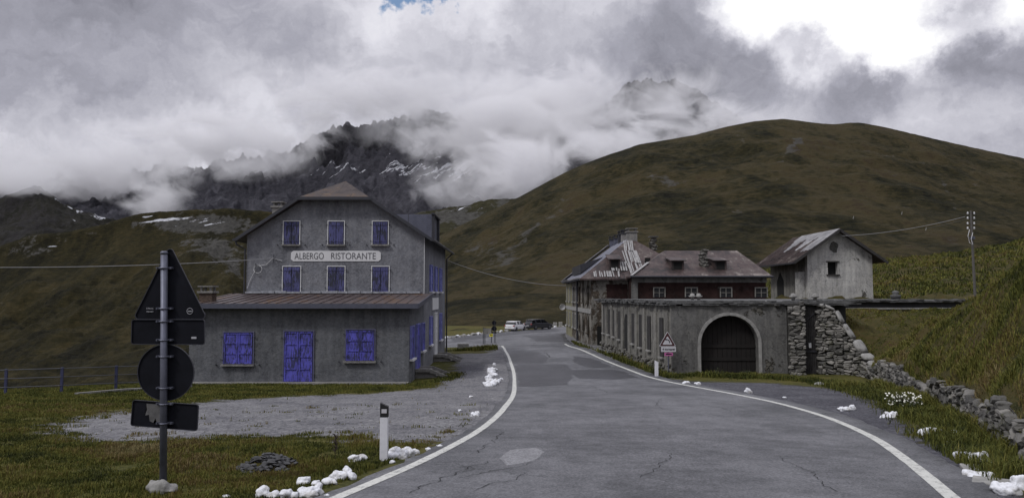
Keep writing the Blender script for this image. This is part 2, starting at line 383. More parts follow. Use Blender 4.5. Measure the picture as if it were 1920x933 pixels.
def m_hill(name, cols, rock=(0.070, 0.068, 0.064), rock_amt=0.0, snow=0.0, sl=1.0, bd=1.5, streak_rot=0.0):
    m, t, b = mat(name); c = t.coord()
    n0 = t.noise(c, 0.006 * sl, 5, 0.6); n1 = t.noise(c, 0.03 * sl, 7, 0.68); n2 = t.noise(c, 0.22 * sl, 6, 0.72); n3 = t.noise(t.mapping(c, scale=(0.55, 0.55, 2.6)), 0.42 * sl, 6, 0.78)
    f = t.math('ADD', t.math('MULTIPLY', n0, 0.22), t.math('ADD', t.math('MULTIPLY', n1, 0.28), t.math('ADD', t.math('MULTIPLY', n2, 0.24), t.math('MULTIPLY', n3, 0.30))))
    gul = t.noise(t.mapping(t.vmath('ADD', c, t.vmath('SCALE', t.noise(c, 0.03, 3, out=1), scale=22.0)), scale=(1.0, 0.22, 0.22)), 0.05 * sl, 5, 0.62)
    f = t.math('ADD', f, t.math('MULTIPLY', t.math('SUBTRACT', gul, 0.5), 0.30))
    k = len(cols); colr = t.ramp(t.rng(f, 0.40, 0.62), [(i / (k - 1), q) for i, q in enumerate(cols)])
    geo = t.new('ShaderNodeNewGeometry')
    if rock_amt > 0:
        at = t.new('ShaderNodeAttribute'); at.attribute_name = 'rock'
        r = t.math('ADD', at.outputs['Fac'], t.math('MULTIPLY', t.math('SUBTRACT', n1, 0.5), 2.4)); r = t.math('ADD', r, t.math('MULTIPLY', t.math('SUBTRACT', n2, 0.5), 1.3))
        rf = t.rng(r, 0.45, 0.62)
        rc = t.mix(t.rng(n2, 0.3, 0.7), tuple(q * 0.45 for q in rock), tuple(q * 1.35 for q in rock))
        colr = t.mix(t.math('MULTIPLY', rf, rock_amt), colr, rc)
    if snow > 0:
        at = t.new('ShaderNodeAttribute'); at.attribute_name = 'snow'
        sn = t.noise(t.mapping(t.mapping(t.vmath('ADD', c, t.vmath('SCALE', t.noise(c, 0.02, 4, out=1), scale=9.0)), rot=(0, streak_rot, 0)), scale=(0.075, 0.05, 1.0)), 0.30 * sl, 4, 0.6)
        br = t.noise(c, 0.09 * sl, 6, 0.72)
        s = t.math('ADD', sn, t.math('MULTIPLY', t.math('SUBTRACT', br, 0.5), 0.45)); s = t.math('ADD', s, t.math('MULTIPLY', t.math('SUBTRACT', at.outputs['Fac'], 0.5), 0.26))
        sf = t.rng(s, 0.625, 0.655)
        colr = t.mix(t.math('MULTIPLY', sf, snow), colr, (0.62, 0.63, 0.68))
    t.put(b.inputs['Base Color'], colr); b.inputs['Roughness'].default_value = 0.95; b.inputs['Specular IOR Level'].default_value = 0.08
    bump(t, b, t.math('ADD', t.math('ADD', n1, t.math('MULTIPLY', n2, 0.7)), t.math('MULTIPLY', n3, 0.5)), 1.0, bd * 1.6)
    return m

# ------------------------------------------------------------------ near ground
XW = ([-12, -8, 0, 5, 9.5, 12.6, 17.9, 20.4, 24.8, 32, 35, 36.8, 38, 38.4, 57.9, 58.6, 140], [-1.5, 0.2, 3.7, 5.3, 7.2, 8.64, 11.05, 12.0, 13.55, 15.9, 16.8, 17.4, 17.0, 16.2, 16.2, 20.4, 20.4])
def xw(y): return np.interp(y, XW[0], XW[1])
XL = ([-14, -8, 0, 9, 14.3, 18, 24.5, 30, 39, 49, 62, 64.5], [-9.5, -7, -4.2, -2.02, -0.98, -0.42, 0.0, 0.10, 0.12, -0.2, -0.70, -0.95])
XR = ([-14, -8, 0, 9.3, 12.8, 16.9, 21.5, 25.6, 31.5, 38, 45, 52, 60, 70, 80, 86, 100, 135], [-4.0, -1.6, 1.9, 5.35, 6.6, 7.75, 8.3, 8.15, 7.4, 6.45, 5.5, 4.9, 4.45, 4.6, 4.85, 7.0, 10, 16])
def sminterp(y, T):
    y = np.asarray(y, float); s = 0
    for d in (-2.4, -1.2, 0, 1.2, 2.4): s = s + np.interp(y + d, T[0], T[1])
    return s / 5
def xl(y):
    y = np.asarray(y, float)
    a = sminterp(np.minimum(y, 64.5), XL)
    return a
def xr(y): return sminterp(y, XR)
def inpoly(x, y, poly):
    x = np.asarray(x); y = np.asarray(y); c = np.zeros(x.shape, bool); n = len(poly)
    for i in range(n):
        x0, y0 = poly[i]; x1, y1 = poly[(i + 1) % n]
        if y0 == y1: continue
        c ^= ((y0 > y) != (y1 > y)) & (x < (x1 - x0) * (y - y0) / (y1 - y0) + x0)
    return c
def polydist(x, y, poly):
    d = np.full(np.shape(x), 1e9); n = len(poly)
    for i in range(n):
        ax, ay = poly[i]; bx, by = poly[(i + 1) % n]; L = (bx - ax) ** 2 + (by - ay) ** 2 + 1e-9
        t = np.clip(((x - ax) * (bx - ax) + (y - ay) * (by - ay)) / L, 0, 1)
        d = np.minimum(d, np.hypot(x - ax - t * (bx - ax), y - ay - t * (by - ay)))
    return np.where(inpoly(x, y, poly), d, -d)
yard_px = [(70, 800), (170, 775), (300, 762), (420, 750), (560, 742), (700, 737), (800, 728), (850, 705), (855, 670), (842, 664), (930, 660), (950, 656),
           (985, 700), (975, 760), (900, 815), (820, 832), (740, 828), (560, 818), (400, 822), (250, 828), (130, 822)]
YARD = [tuple(hit(*q))[:2] for q in yard_px]
pull_px = [(1270, 712), (1340, 716), (1420, 716), (1500, 722), (1580, 732), (1650, 755), (1700, 785), (1740, 820), (1800, 850), (1860, 900), (1900, 960), (1800, 960), (1640, 850), (1500, 780), (1400, 755), (1290, 730)]
PULL = [tuple(hit(*q))[:2] for q in pull_px]
def gravel_mask(x, y):
    d = np.maximum(polydist(x, y, YARD), polydist(x, y, PULL) * 1.3)
    rd = np.maximum(0, 0)  # verge beside the asphalt
    left = xl(y) - 0.35 - x; right = x - (xr(y) + 0.7)
    verge = np.where((y > 16) & (y < 64) & (left > -0.5), 0.8 - np.abs(left) * 0.8, -5)
    vr = np.where((y > -10) & (y < 60) & (right > -0.5), 0.35 - np.abs(right) * 1.4, -5)
    far = np.where((y > 50) & (x > 3) & (x < 7) & (y < 84), 0.6, -5)
    d = np.maximum(np.maximum(d, verge), np.maximum(vr, far))
    return np.clip(0.5 + d * 0.42, 0, 1)
bank_px = [(1530, 580, 39.2), (1575, 592, 39.0), (1605, 640, 38.0), (1632, 688, 36.4), (1640, 684, 32), (1672, 698, 28.5), (1740, 720, 24), (1772, 732, 20.6), (1820, 742, 18), (1860, 752, 16),
    (1896, 772, 13.8), (1920, 788, 12.7), (1920, 540, 18.5), (1835, 588, 22.5), (1760, 624, 26.5), (1700, 660, 30), (2000, 505, 17.5), (1660, 668, 33), (1680, 640, 36), (1920, 668, 14.8), (1850, 672, 19), (1780, 682, 23.5),
    (1700, 605, 41), (1750, 583, 45.5), (1600, 583, 45.5), (1650, 583, 45.5), (1800, 583, 45.5), (1620, 620, 41), (1700, 559, 58.5), (1850, 555, 58), (1640, 560, 60), (1480, 562, 62),
    (1640, 493, 108), (1750, 482, 108), (1860, 466, 106), (1920, 455, 105), (1780, 530, 75), (1900, 520, 72), (1650, 530, 82), (1500, 545, 90)]
bpts = [tuple(P(*q)) for q in bank_px]
for q in [(-12, 0.3), (0, -0.9), (5, -1.4), (9.5, -1.95)]:
    bpts.append((float(xw(q[0])) + 0.1, q[0], q[1]))
bpts += [(9, 0, 1.5), (14, 6, 1.6), (12, 10, 0.4), (20, 14, 3.4), (30, 20, 5), (8, -10, 2.2), (45, 35, 6), (60, 60, 7), (90, 70, 10), (90, 20, 12), (80, 105, 10),
         (21, 110, 3.6), (40, 128, 2.0), (90, 128, 5), (21, 128, 1.0), (24, 36, -0.5), (28, 41, -0.4), (38, 50, 1.2)]
Bt = TPS(bpts, 0.0006)
ys = np.concatenate([np.arange(-14, 4, 1.0), np.arange(4, 20, 0.25), np.arange(20, 45, 0.4), np.arange(45, 70, 0.8), np.arange(70, 160, 2.0)])
xs = np.concatenate([np.arange(-70, -28, 1.4), np.arange(-28, -12, 0.45), np.arange(-12, 18, 0.28), np.arange(18, 62, 2.0)])
XX, YY = np.meshgrid(xs, ys)
ZZ = G(XX, YY)
gmask = gravel_mask(XX, YY)
onroad = ((XX > xl(YY) - 0.8) & (XX < xr(YY) + 1.1)) | (YY > 63)
bumpy = fbm(XX * 0.5, YY * 0.5, 4) * 0.10 + fbm(XX * 2.1, YY * 2.1, 3) * 0.035
ZZ = ZZ + np.where(onroad, 0, bumpy * (1 - 0.8 * np.clip(gmask, 0, 1)))
ZZ = np.where(XX > xw(YY) + 0.4, np.minimum(ZZ, np.minimum(Bt(XX, YY), 3) - 0.7), ZZ)
darkm = np.clip(np.where(polydist(XX, YY, PULL) > -0.7, 0.75, 0) + np.where((XX > -6) & (XX < -1.5) & (YY > 38) & (YY < 47), 0.85 * np.clip(1 - np.abs(YY - 42.5) / 5, 0, 1), 0), 0, 1)
vv = np.stack([XX.ravel(), YY.ravel(), ZZ.ravel()], 1)
fa = gridfaces(len(ys), len(xs)); cen = vv[fa].mean(1)
keep = np.ones(len(fa), bool)
gf = gmask.ravel()[fa].mean(1) > 0.52
def submesh(name, sel, m):
    f = fa[sel]; u_, inv = np.unique(f, return_inverse=True)
    return npmesh(name, vv[u_], inv.reshape(f.shape), m, attrs={'gravel': gmask.ravel()[u_], 'dark': darkm.ravel()[u_]})
tag(submesh('grass_ground', keep & ~gf, M['ground']), 'short mossy green lawn and turf around the road and hotel', kind='structure')
tag(submesh('gravel_ground', keep & gf, M['ground']), 'grey gravel yard in front of the hotel and lay-by right of the road', kind='structure')

# ------------------------------------------------------------------ right bank and terrace
def B(x, y): return Bt(x, y)
def b1(x, y): return float(B(np.array([x]), np.array([y]))[0])
yb = np.concatenate([np.arange(-12, 8, 0.8), np.arange(8, 39, 0.3), np.arange(39, 60, 0.6), np.arange(60, 131, 1.3)])
tb = np.linspace(0, 1, 150) ** 1.9
x0b = xw(yb) - 0.05; XB = x0b[:, None] + tb[None, :] * (95 - x0b[:, None]); YB = np.repeat(yb[:, None], len(tb), 1)
amp = np.clip((XB - x0b[:, None]) / 1.5, 0, 1)
ZB = B(XB, YB) + amp * (fbm(XB * 0.45, YB * 0.45, 5) * 0.42 + fbm(XB * 1.9, YB * 1.9, 3) * 0.14) * np.clip(YB / 12, 0.6, 2.2)
flat = (YB > 43.5) & (YB < 59) & (XB < 30); ZB = np.where(flat, np.minimum(ZB, -0.93), ZB)
cut = (YB > 45.9) & (YB < 58.2) & (XB < 28.9); ZB = np.where(cut, -2.0, ZB)
ZB[:, 0] -= 1.2
vb = np.stack([XB.ravel(), YB.ravel(), ZB.ravel()], 1)
tag(npmesh('grassy_bank', vb, gridfaces(len(yb), len(tb)), M['bank']), 'rough brown green grass bank rising right of the road', kind='structure')

# ------------------------------------------------------------------ hills and mountains (polar height fields round the pass)
def fan(name, sky_pts, base_pts, rt, nu, nt, u0, u1, m, shape=1.0, jag=0.0, jags=0.05, amp=0.02, fs=0.01, ridged=False, label=None, rockf=None, snowf=None, back=0.25, seed=0.0, aniso=1.0):
    us = np.linspace(u0, u1, nu); sp = np.array(sky_pts, float); bp = np.array(base_pts, float)
    def sm(x, xp, fp):
        return sum(np.interp(x + d, xp, fp) for d in (-14, -7, 0, 7, 14)) / 5
    vt = sm(us, sp[:, 0], sp[:, 1]) if jag < 3 else np.interp(us, sp[:, 0], sp[:, 1])
    if jag: vt = vt + jag * (fb1(us * jags + seed, o=6, g=0.62, ridged=ridged) - (0.3 if ridged else 0))
    vbs = sm(us, bp[:, 0], bp[:, 1]); Yb = sm(us, bp[:, 0], bp[:, 2]); Yt = np.array([rt(q) for q in us])
    t = np.linspace(0, 1 + back, nt)
    T, U = np.meshgrid(t, us, indexing='ij')
    Y = Yb[None] + (Yt - Yb)[None] * T ** 1.25
    s = np.where(T <= 1, 1 - (1 - np.clip(T, 0, 1)) ** shape, 1 - ((T - 1) / back) ** 1.5 * 0.7)
    V = vbs[None] + (vt - vbs)[None] * s
    dx, dy, dz = dirp(U, V); k = Y / dy; X = dx * k; Z = dz * k
    env = np.clip((1.0 - np.abs(T)) * 6, 0.0, 1) * np.clip(T * 8, 0, 1)
    nz = fbm(X * fs * aniso + seed, (Y + Z * 0.5) * fs + seed * 2, 6, 0.52, ridged)
    Z = Z + env * nz * amp * Y
    v3 = np.stack([X.ravel(), Y.ravel(), Z.ravel()], 1); at = {}
    at['rock'] = (rockf(U, V, T) if rockf else np.zeros_like(U)).ravel()
    at['snow'] = (snowf(U, V, T) if snowf else np.zeros_like(U)).ravel()
    return tag(npmesh(name, v3, gridfaces(nt, nu), m, attrs=at), label, kind='structure')

olive = [(0.0045, 0.0045, 0.003), (0.013, 0.013, 0.006), (0.028, 0.0245, 0.011), (0.052, 0.042, 0.020), (0.034, 0.025, 0.014)]
M['hillR'] = m_hill('hill_turf', olive, rock_amt=0.75, sl=1.0, bd=1.6)
M['hillL'] = m_hill('valley_turf', [(0.006, 0.006, 0.004), (0.015, 0.014, 0.007), (0.030, 0.026, 0.011), (0.052, 0.041, 0.018)], rock_amt=0.9, snow=0.9, sl=0.8, bd=2.5, streak_rot=R(8))
M['shoulder'] = m_hill('shoulder_turf', [(0.015, 0.015, 0.009), (0.034, 0.032, 0.016), (0.052, 0.046, 0.022)], rock_amt=0.9, snow=0.9, sl=0.7, bd=3, streak_rot=R(25))
M['mount'] = m_hill('mountain_rock', [(0.034, 0.034, 0.042), (0.066, 0.065, 0.078), (0.12, 0.118, 0.138)], rock=(0.038, 0.037, 0.044), rock_amt=1.0, snow=1.0, sl=0.42, bd=12, streak_rot=R(38))
M['peak'] = m_hill('peak_rock', [(0.014, 0.014, 0.012), (0.030, 0.029, 0.024), (0.048, 0.045, 0.036)], rock=(0.04, 0.038, 0.038), rock_amt=1.0, snow=1.0, sl=0.5, bd=7, streak_rot=R(-32))

def bump_at(U, V, lst):
    r = np.zeros_like(U)
    for (u, v, ru, rv, a) in lst: r = r + a * np.exp(-((U - u) / ru) ** 2 - ((V - v) / rv) ** 2)
    return r
fan('big_hill', [(380, 700), (480, 640), (600, 540), (760, 470), (835, 436), (870, 420), (900, 405), (960, 376), (1000, 355), (1060, 322), (1120, 297), (1200, 270), (1290, 256), (1340, 243), (1400, 229), (1470, 222), (1520, 229), (1560, 233), (1600, 229), (1640, 234), (1700, 248), (1800, 271), (1920, 297), (2100, 345), (2500, 420)],
    [(380, 740, 120), (600, 665, 115), (840, 634, 104), (960, 626, 126), (1060, 616, 140), (1200, 605, 150), (1640, 575, 150), (2500, 560, 150)],
    lambda u: 560, 680, 230, 380, 2500, M['hillR'], shape=1.15, jag=1.6, jags=0.03, amp=0.024, fs=0.02, aniso=0.9,
    label='big rounded olive hill right of the pass',
    rockf=lambda U, V, T: np.minimum(bump_at(U, V, [(1065 - 9 * k, 372 + 8.6 * k, 9, 5, 0.36) for k in range(14)] + [(1010 - 9 * k, 425 + 6 * k, 7, 4, 0.38) for k in range(9)] + [(1500 - 7 * k, 262 + 8 * k, 8, 6, .5) for k in range(6)] + [(1620 + 11 * k, 278 + 3.6 * k, 10, 4, .5) for k in range(13)] + [(1765 + 5 * k, 330 + 12 * k, 6, 8, .5) for k in range(6)]
        + [(1420, 250, 80, 10, 0.42), (1385, 262, 20, 14, .4), (1560, 262, 50, 5, .3), (1210, 280, 40, 6, .35), (1300, 300, 60, 5, .38), (1360, 345, 50, 5, .36), (1250, 340, 40, 4, .3), (1500, 412, 110, 5, 0.42), (1450, 335, 40, 5, .35), (1600, 330, 60, 5, .3), (1700, 380, 60, 4, .3), (900, 470, 40, 30, .28)]), .75))
fan('valley_slope', [(-500, 480), (0, 460), (60, 440), (120, 436), (200, 418), (250, 402), (300, 396), (350, 393), (420, 390), (480, 394), (540, 402), (600, 412), (700, 425), (760, 425), (860, 440), (1000, 470)],
    [(-500, 900, 70), (0, 860, 70), (300, 800, 80), (500, 760, 90), (700, 700, 110), (1000, 660, 150)],
    lambda u: 760, 620, 260, -500, 1000, M['hillL'], shape=0.62, jag=3, jags=0.02, amp=0.045, fs=0.010, aniso=1.9, seed=3.0,
    label='dark grassy valley slope with gullies on the left',
    rockf=lambda U, V, T: bump_at(U, V, [(400, 470, 60, 50, 0.65), (330, 420, 140, 14, 0.6), (430, 420, 80, 22, 0.5), (60, 470, 80, 20, .5), (120, 440, 60, 14, .4), (440, 520, 20, 30, .5)]),
    snowf=lambda U, V, T: -0.55 + bump_at(U, V, [(420, 418, 100, 18, 1.15), (300, 412, 80, 14, 1.2), (100, 455, 140, 14, 1.0), (30, 500, 60, 8, 0.9), (390, 450, 50, 12, .8)]))
fan('grassy_shoulder', [(500, 440), (700, 420), (790, 396), (840, 388), (880, 382), (920, 372), (1000, 372), (1100, 390), (1300, 440)],
    [(500, 600, 500), (1300, 600, 500)], lambda u: 1050, 260, 120, 500, 1300, M['shoulder'], shape=0.8, jag=5, jags=0.03, amp=0.02, fs=0.006, seed=9.0,
    label='rocky shoulder with snow traces behind the hotel',
    rockf=lambda U, V, T: 0.35 + bump_at(U, V, [(870, 400, 60, 20, .5)]), snowf=lambda U, V, T: bump_at(U, V, [(880, 392, 70, 14, 0.75)]) - 0.25)
fan('dark_peak', [(-500, 420), (-200, 400), (-60, 390), (0, 371), (30, 358), (62, 346), (75, 347), (88, 358), (120, 380), (170, 398), (215, 412), (260, 416), (330, 420), (500, 440)],
    [(-500, 560, 700), (500, 560, 700)], lambda u: 1250, 420, 160, -500, 500, M['peak'], shape=0.9, jag=7, jags=0.045, amp=0.028, fs=0.006, ridged=True, seed=5.0,
    label='dark pointed peak with snow on its right flank at far left',
    rockf=lambda U, V, T: 0.5 + 0 * U, snowf=lambda U, V, T: -0.15 + bump_at(U, V, [(135, 395, 45, 14, 1.1), (170, 425, 70, 18, 1.0), (110, 380, 18, 10, 0.8), (30, 430, 60, 14, 0.6), (215, 405, 60, 12, 0.7)]))
fan('rocky_mountain', [(-500, 330), (0, 330), (180, 350), (230, 345), (262, 335), (290, 312), (330, 318), (370, 314), (400, 312), (440, 304), (480, 300), (530, 290), (562, 272), (590, 252), (610, 246), (640, 232), (655, 228), (672, 238), (690, 236), (706, 228), (735, 222), (765, 214), (800, 202), (820, 208), (850, 216), (900, 225), (950, 240), (1000, 240), (1050, 228), (1100, 210), (1140, 190), (1170, 160), (1195, 150), (1215, 146), (1235, 152), (1262, 148), (1290, 158), (1320, 175), (1350, 196), (1400, 225), (1500, 260), (1700, 300), (2000, 330)],
    [(-500, 470, 1400), (2000, 470, 1400)], lambda u: 2300, 1100, 300, -500, 2000, M['mount'], shape=0.95, jag=12, jags=0.055, amp=0.040, fs=0.0052, ridged=True, seed=1.0, aniso=1.4,
    label='rocky mountain ridge half hidden in cloud with snow streaks',
    rockf=lambda U, V, T: bump_at(U, V, [(650, 285, 120, 42, 1.0), (560, 320, 60, 30, 0.6), (780, 240, 90, 40, .9), (350, 325, 90, 22, 0.7), (1210, 175, 90, 40, 1.0), (480, 315, 70, 22, .6)]) - 0.05,
    snowf=lambda U, V, T: -0.12 + bump_at(U, V, [(340, 345, 90, 24, 0.80), (480, 350, 70, 20, 0.55), (600, 350, 80, 30, 0.35), (820, 340, 120, 30, 0.75), (650, 340, 30, 20, .5), (730, 350, 60, 22, .5), (870, 360, 90, 20, .6), (1215, 150, 90, 12, 0.4)]))

# ------------------------------------------------------------------ clouds hanging on the mountain
def cloud(u, v, Y, ru, rv, depth, dens, label, noise=4.6, soft=0.50, seed=0.0, off=0.0, tilt=0.0):
    b = bmesh.new(); bmesh.ops.create_icosphere(b, subdivisions=3, radius=1.0)
    me = bpy.data.meshes.new('cloud'); b.to_mesh(me); b.free()
    o = link('cloud', me); o.location = P(u, v, Y); o.scale = (ru * 1.45 * Y / F, depth * 1.45, rv * 1.45 * Y / F); o.rotation_euler = (0, tilt, 0)
    m = bpy.data.materials.new('cloud_vapour'); m.use_nodes = True; t = NT(m.node_tree); t.n.clear()
    out = t.new('ShaderNodeOutputMaterial'); pv = t.new('ShaderNodeVolumePrincipled'); t.l.new(pv.outputs[0], out.inputs['Volume'])
    c = t.coord(); ln = t.vmath('LENGTH', c)
    geo = t.new('ShaderNodeNewGeometry'); wp = t.vmath('ADD', geo.outputs['Position'], (seed * 531.0, seed * 97.0, seed * 211.0))
    n = t.noise(t.mapping(wp, rot=(0, R(25), 0), scale=(0.85, 1, 1.25)), 0.0085, 7, 0.66, dist=0.8)
    d = t.math('ADD', t.math('SUBTRACT', 0.62, ln), t.math('MULTIPLY', t.math('SUBTRACT', n, 0.5), noise)); d = t.math('ADD', d, off)
    edge = t.rng(ln, 0.70, 1.0, 1, 0, True)
    t.put(pv.inputs['Density'], t.math('MULTIPLY', t.math('MULTIPLY', t.rng(d, 0.0, soft, 0, 1, True), edge), dens))
    pv.inputs['Color'].default_value = (0.99, 0.985, 0.998, 1); pv.inputs['Anisotropy'].default_value = 0.0
    me.materials.append(m); tag(o, label, 'cloud', 'clouds hanging on the mountain', 'stuff')
    return o
CL = [
 (110, 318, 1750, 230, 60, 190, 0.016, 'grey cloud bank over the far left ridge'),
 (285, 372, 1330, 60, 42, 90, 0.014, 'small cloud tongue left of the hotel roof'),
 (60, 330, 1150, 120, 34, 70, 0.012, 'thin cloud brushing the dark pointed peak'),
 (400, 268, 1900, 210, 52, 150, 0.016, 'cloud over the low part of the rocky ridge'),
 (660, 180, 2000, 220, 50, 170, 0.014, 'cloud above the first rocky summit'),
 (925, 240, 1800, 170, 84, 200, 0.012, 'thick cloud right of the rocky summit'),
 (1030, 215, 1900, 160, 80, 220, 0.016, 'thick cloud between the two summits'),
 (880, 350, 1500, 100, 46, 110, 0.008, 'low cloud wisp behind the hotel dormer'),
 (985, 318, 1450, 160, 60, 120, 0.018, 'white cloud rolling down behind the big hill'),
 (1150, 270, 1500, 170, 38, 130, 0.018, 'white cloud band along the big hill skyline'),
 (1330, 238, 1600, 180, 36, 150, 0.012, 'cloud below the hidden right summit'),
 (1270, 182, 1800, 160, 60, 110, 0.009, 'thin veil over the right summit'),
 (810, 250, 1650, 120, 46, 90, 0.007, 'thin veil on the middle rock face'),
 (470, 312, 1700, 120, 26, 70, 0.006, 'small cloud on the ridge left of the summit'),
]
for i, q in enumerate(CL): cloud(*q, seed=i * 1.37)

# ------------------------------------------------------------------ road, lines, patches, cracks
def m_asphalt(name, lo, hi, crack=1.0, wet=0.0):
    m, t, b = mat(name); c = t.coord()
    f = t.noise(c, 26, 6, 0.9); f2 = t.vor(c, 42, 'F1', 'Color'); big = t.noise(c, 0.35, 6, 0.6); mid = t.noise(c, 2.2, 5, 0.65)
    lane = t.noise(t.mapping(c, scale=(1.0, 0.10, 1)), 0.9, 4, 0.55)
    k = t.math('ADD', t.math('MULTIPLY', t.math('SUBTRACT', f, 0.5), 3.8), t.math('ADD', t.math('MULTIPLY', t.math('SUBTRACT', big, 0.5), 2.4), t.math('ADD', t.math('MULTIPLY', t.math('SUBTRACT', mid, 0.5), 1.6), t.math('MULTIPLY', t.math('SUBTRACT', lane, 0.5), 0.7))))
    col = t.mix(t.rng(k, -0.5, 0.5), lo, hi)
    col = t.mix(0.5, col, t.mix(1.0, col, t.mix(f2, (0.25, 0.25, 0.25), (2.2, 2.2, 2.2)), 'MULTIPLY'))
    w_ = t.vmath('ADD', c, t.vmath('SCALE', t.noise(c, 1.2, 6, 0.7, out=1), scale=1.2))
    e = t.vor(w_, 0.55, 'DISTANCE_TO_EDGE'); msk = t.rng(t.noise(c, 0.16, 3), 0.56, 0.62)
    cr = t.math('MULTIPLY', t.math('MULTIPLY', t.rng(e, 0.0, 0.010, 1, 0), msk), crack)
    col = t.mix(t.math('MULTIPLY', cr, 0.8), col, (0.012, 0.012, 0.013))
    t.put(b.inputs['Base Color'], col)
    b.inputs['Roughness'].default_value = 0.62 - wet * 0.2; b.inputs['Specular IOR Level'].default_value = 0.35
    bump(t, b, t.math('SUBTRACT', t.math('ADD', f, mid), t.math('MULTIPLY', cr, 1.5)), 0.5, 0.012)
    return m
M['asphalt'] = m_asphalt('worn_asphalt', (0.042, 0.043, 0.048), (0.125, 0.125, 0.135))
M['asphalt_dark'] = m_asphalt('damp_asphalt', (0.018, 0.018, 0.022), (0.040, 0.040, 0.047), 0.4, 0.6)
M['asphalt_pale'] = m_asphalt('pale_asphalt', (0.11, 0.11, 0.118), (0.20, 0.20, 0.21), 0.4)

def drape(name, ys_, xa, xb, nc, dz, m, edge=0.0, label=None, kind='structure', skirt=False):
    ys_ = np.asarray(ys_, float); xa = np.asarray(xa, float).copy(); xb = np.asarray(xb, float).copy()
    if edge: xa += edge * fb1(ys_ * 0.8 + 3, o=6, g=0.7); xb += edge * fb1(ys_ * 0.8 + 50, o=6, g=0.7)
    t = np.linspace(0, 1, nc); X = xa[:, None] + (xb - xa)[:, None] * t[None]; Y = np.repeat(ys_[:, None], nc, 1)
    Z = G(X, Y) + dz
    if skirt:
        X = np.c_[X[:, :1] - 0.03, X, X[:, -1:] + 0.03]; Y = np.c_[Y[:, :1], Y, Y[:, -1:]]; Z = np.c_[Z[:, :1] - 0.12, Z, Z[:, -1:] - 0.12]; nc += 2
    v = np.stack([X.ravel(), Y.ravel(), Z.ravel()], 1)
    return tag(npmesh(name, v, gridfaces(len(ys_), nc), m), label, kind=kind)
yr = np.concatenate([np.arange(-14, 64.6, 0.35), np.arange(64.8, 134, 0.5)])
xl_e = np.where(yr < 64.6, xl(yr) - 0.28, 0); xr_e = xr(yr) + 0.62
far_l = np.interp(yr, [64.6, 65.4, 70, 84, 92, 112, 134], [-2.5, -9.5, -24, -16, -7.9, -0.2, 11.2])
xl_e = np.where(yr < 64.6, xl_e, far_l)
drape('road', yr, xl_e, xr_e, 26, 0.03, M['asphalt'], 0.18, 'patched grey asphalt mountain road with cracks', skirt=True)
def m_line():
    m, t, b = mat('road_paint'); c = t.coord()
    n = t.noise(c, 7, 7, 0.8); n2 = t.noise(c, 26, 4, 0.8); f = t.rng(t.math('ADD', t.math('MULTIPLY', n, 0.6), t.math('MULTIPLY', n2, 0.4)), 0.50, 0.60)
    col = t.mix(f, t.mix(n2, (0.42, 0.42, 0.40), (0.60, 0.60, 0.56)), (0.13, 0.13, 0.13))
    t.put(b.inputs['Base Color'], col); b.inputs['Roughness'].default_value = 0.7; bump(t, b, n2, 0.4, 0.006); return m
M['line'] = m_line()
yl = np.arange(-13, 64.0, 0.3)
def linestrip(name, X, w_, label):
    X = np.asarray(X); dx = np.gradient(X, yl); k = np.sqrt(1 + dx ** 2) * w_ / 2
    return drape(name, yl, X - k, X + k, 3, 0.036, M['line'], 0.012, label)
linestrip('road_line', xl(yl), 0.17, 'worn white edge line along the left of the road')
linestrip('road_line', xr(yl), 0.18, 'worn white edge line curving along the right of the road')
yy_ = np.arange(64.0, 64.35, 0.1)
drape('road_line', yy_, np.full(len(yy_), -2.6), np.full(len(yy_), -0.65), 8, 0.037, M['line'], 0.0, 'short white line closing the corner of the grass island')
def patch(px, m, dz, label, edge=0.25):
    w_ = [tuple(hit(*q))[:2] for q in px]; py = [q[1] for q in w_]; a, b_ = min(py), max(py)
    yv = np.linspace(a + 0.02, b_ - 0.02, max(14, int((b_ - a) / 0.15))); A = []; Bq = []
    for y in yv:
        xx = []
        for i in range(len(w_)):
            (x0, y0), (x1, y1) = w_[i], w_[(i + 1) % len(w_)]
            if (y0 > y) != (y1 > y): xx.append(x0 + (y - y0) / (y1 - y0) * (x1 - x0))
        A.append(min(xx)); Bq.append(max(xx))
    A = np.array(A); Bq = np.array(Bq); wd = np.minimum(1, (Bq - A) / 1.0)
    A = A + edge * wd * fb1(yv * 0.9, o=6, g=0.7); Bq = Bq + edge * wd * fb1(yv * 0.9 + 40, o=6, g=0.7)
    return drape('asphalt_patch', yv, A, Bq, 14, dz, m, 0, label)
patch([(968, 683), (1062, 683), (1072, 694), (1066, 722), (1020, 724), (975, 726), (968, 700)], M['asphalt_dark'], 0.034, 'dark rectangular repair patch left of the road centre', 0.35)
patch([(1060, 694), (1160, 694), (1192, 708), (1150, 712), (1085, 710)], M['asphalt_dark'], 0.0345, 'dark repair patch right of the road centre', 0.4)
patch([(952, 662), (1010, 660), (1028, 672), (1020, 682), (960, 682)], M['asphalt_dark'], 0.0335, 'darker worn asphalt beyond the big patch', 0.4)
patch([(1075, 668), (1108, 672), (1148, 688), (1110, 690), (1075, 680)], M['asphalt_dark'], 0.0335, 'dark asphalt along the ruined houses', 0.3)
patch([(985, 630), (1050, 628), (1062, 640), (1010, 640)], M['asphalt_dark'], 0.0335, 'dark asphalt in front of the parked cars', 0.5)
patch([(935, 862), (960, 845), (1005, 842), (1022, 850), (1000, 868), (950, 876)], M['asphalt_pale'], 0.034, 'small pale worn patch near the left line', 0.12)
patch([(845, 634), (960, 620), (1040, 616), (1052, 620), (960, 628), (850, 641)], M['asphalt_dark'], 0.0335, 'dark asphalt strip along the far edge of the junction', 0.3)
M['crack'] = m_simple('crack_fill', (0.012, 0.012, 0.013), 0.9, bs=0)
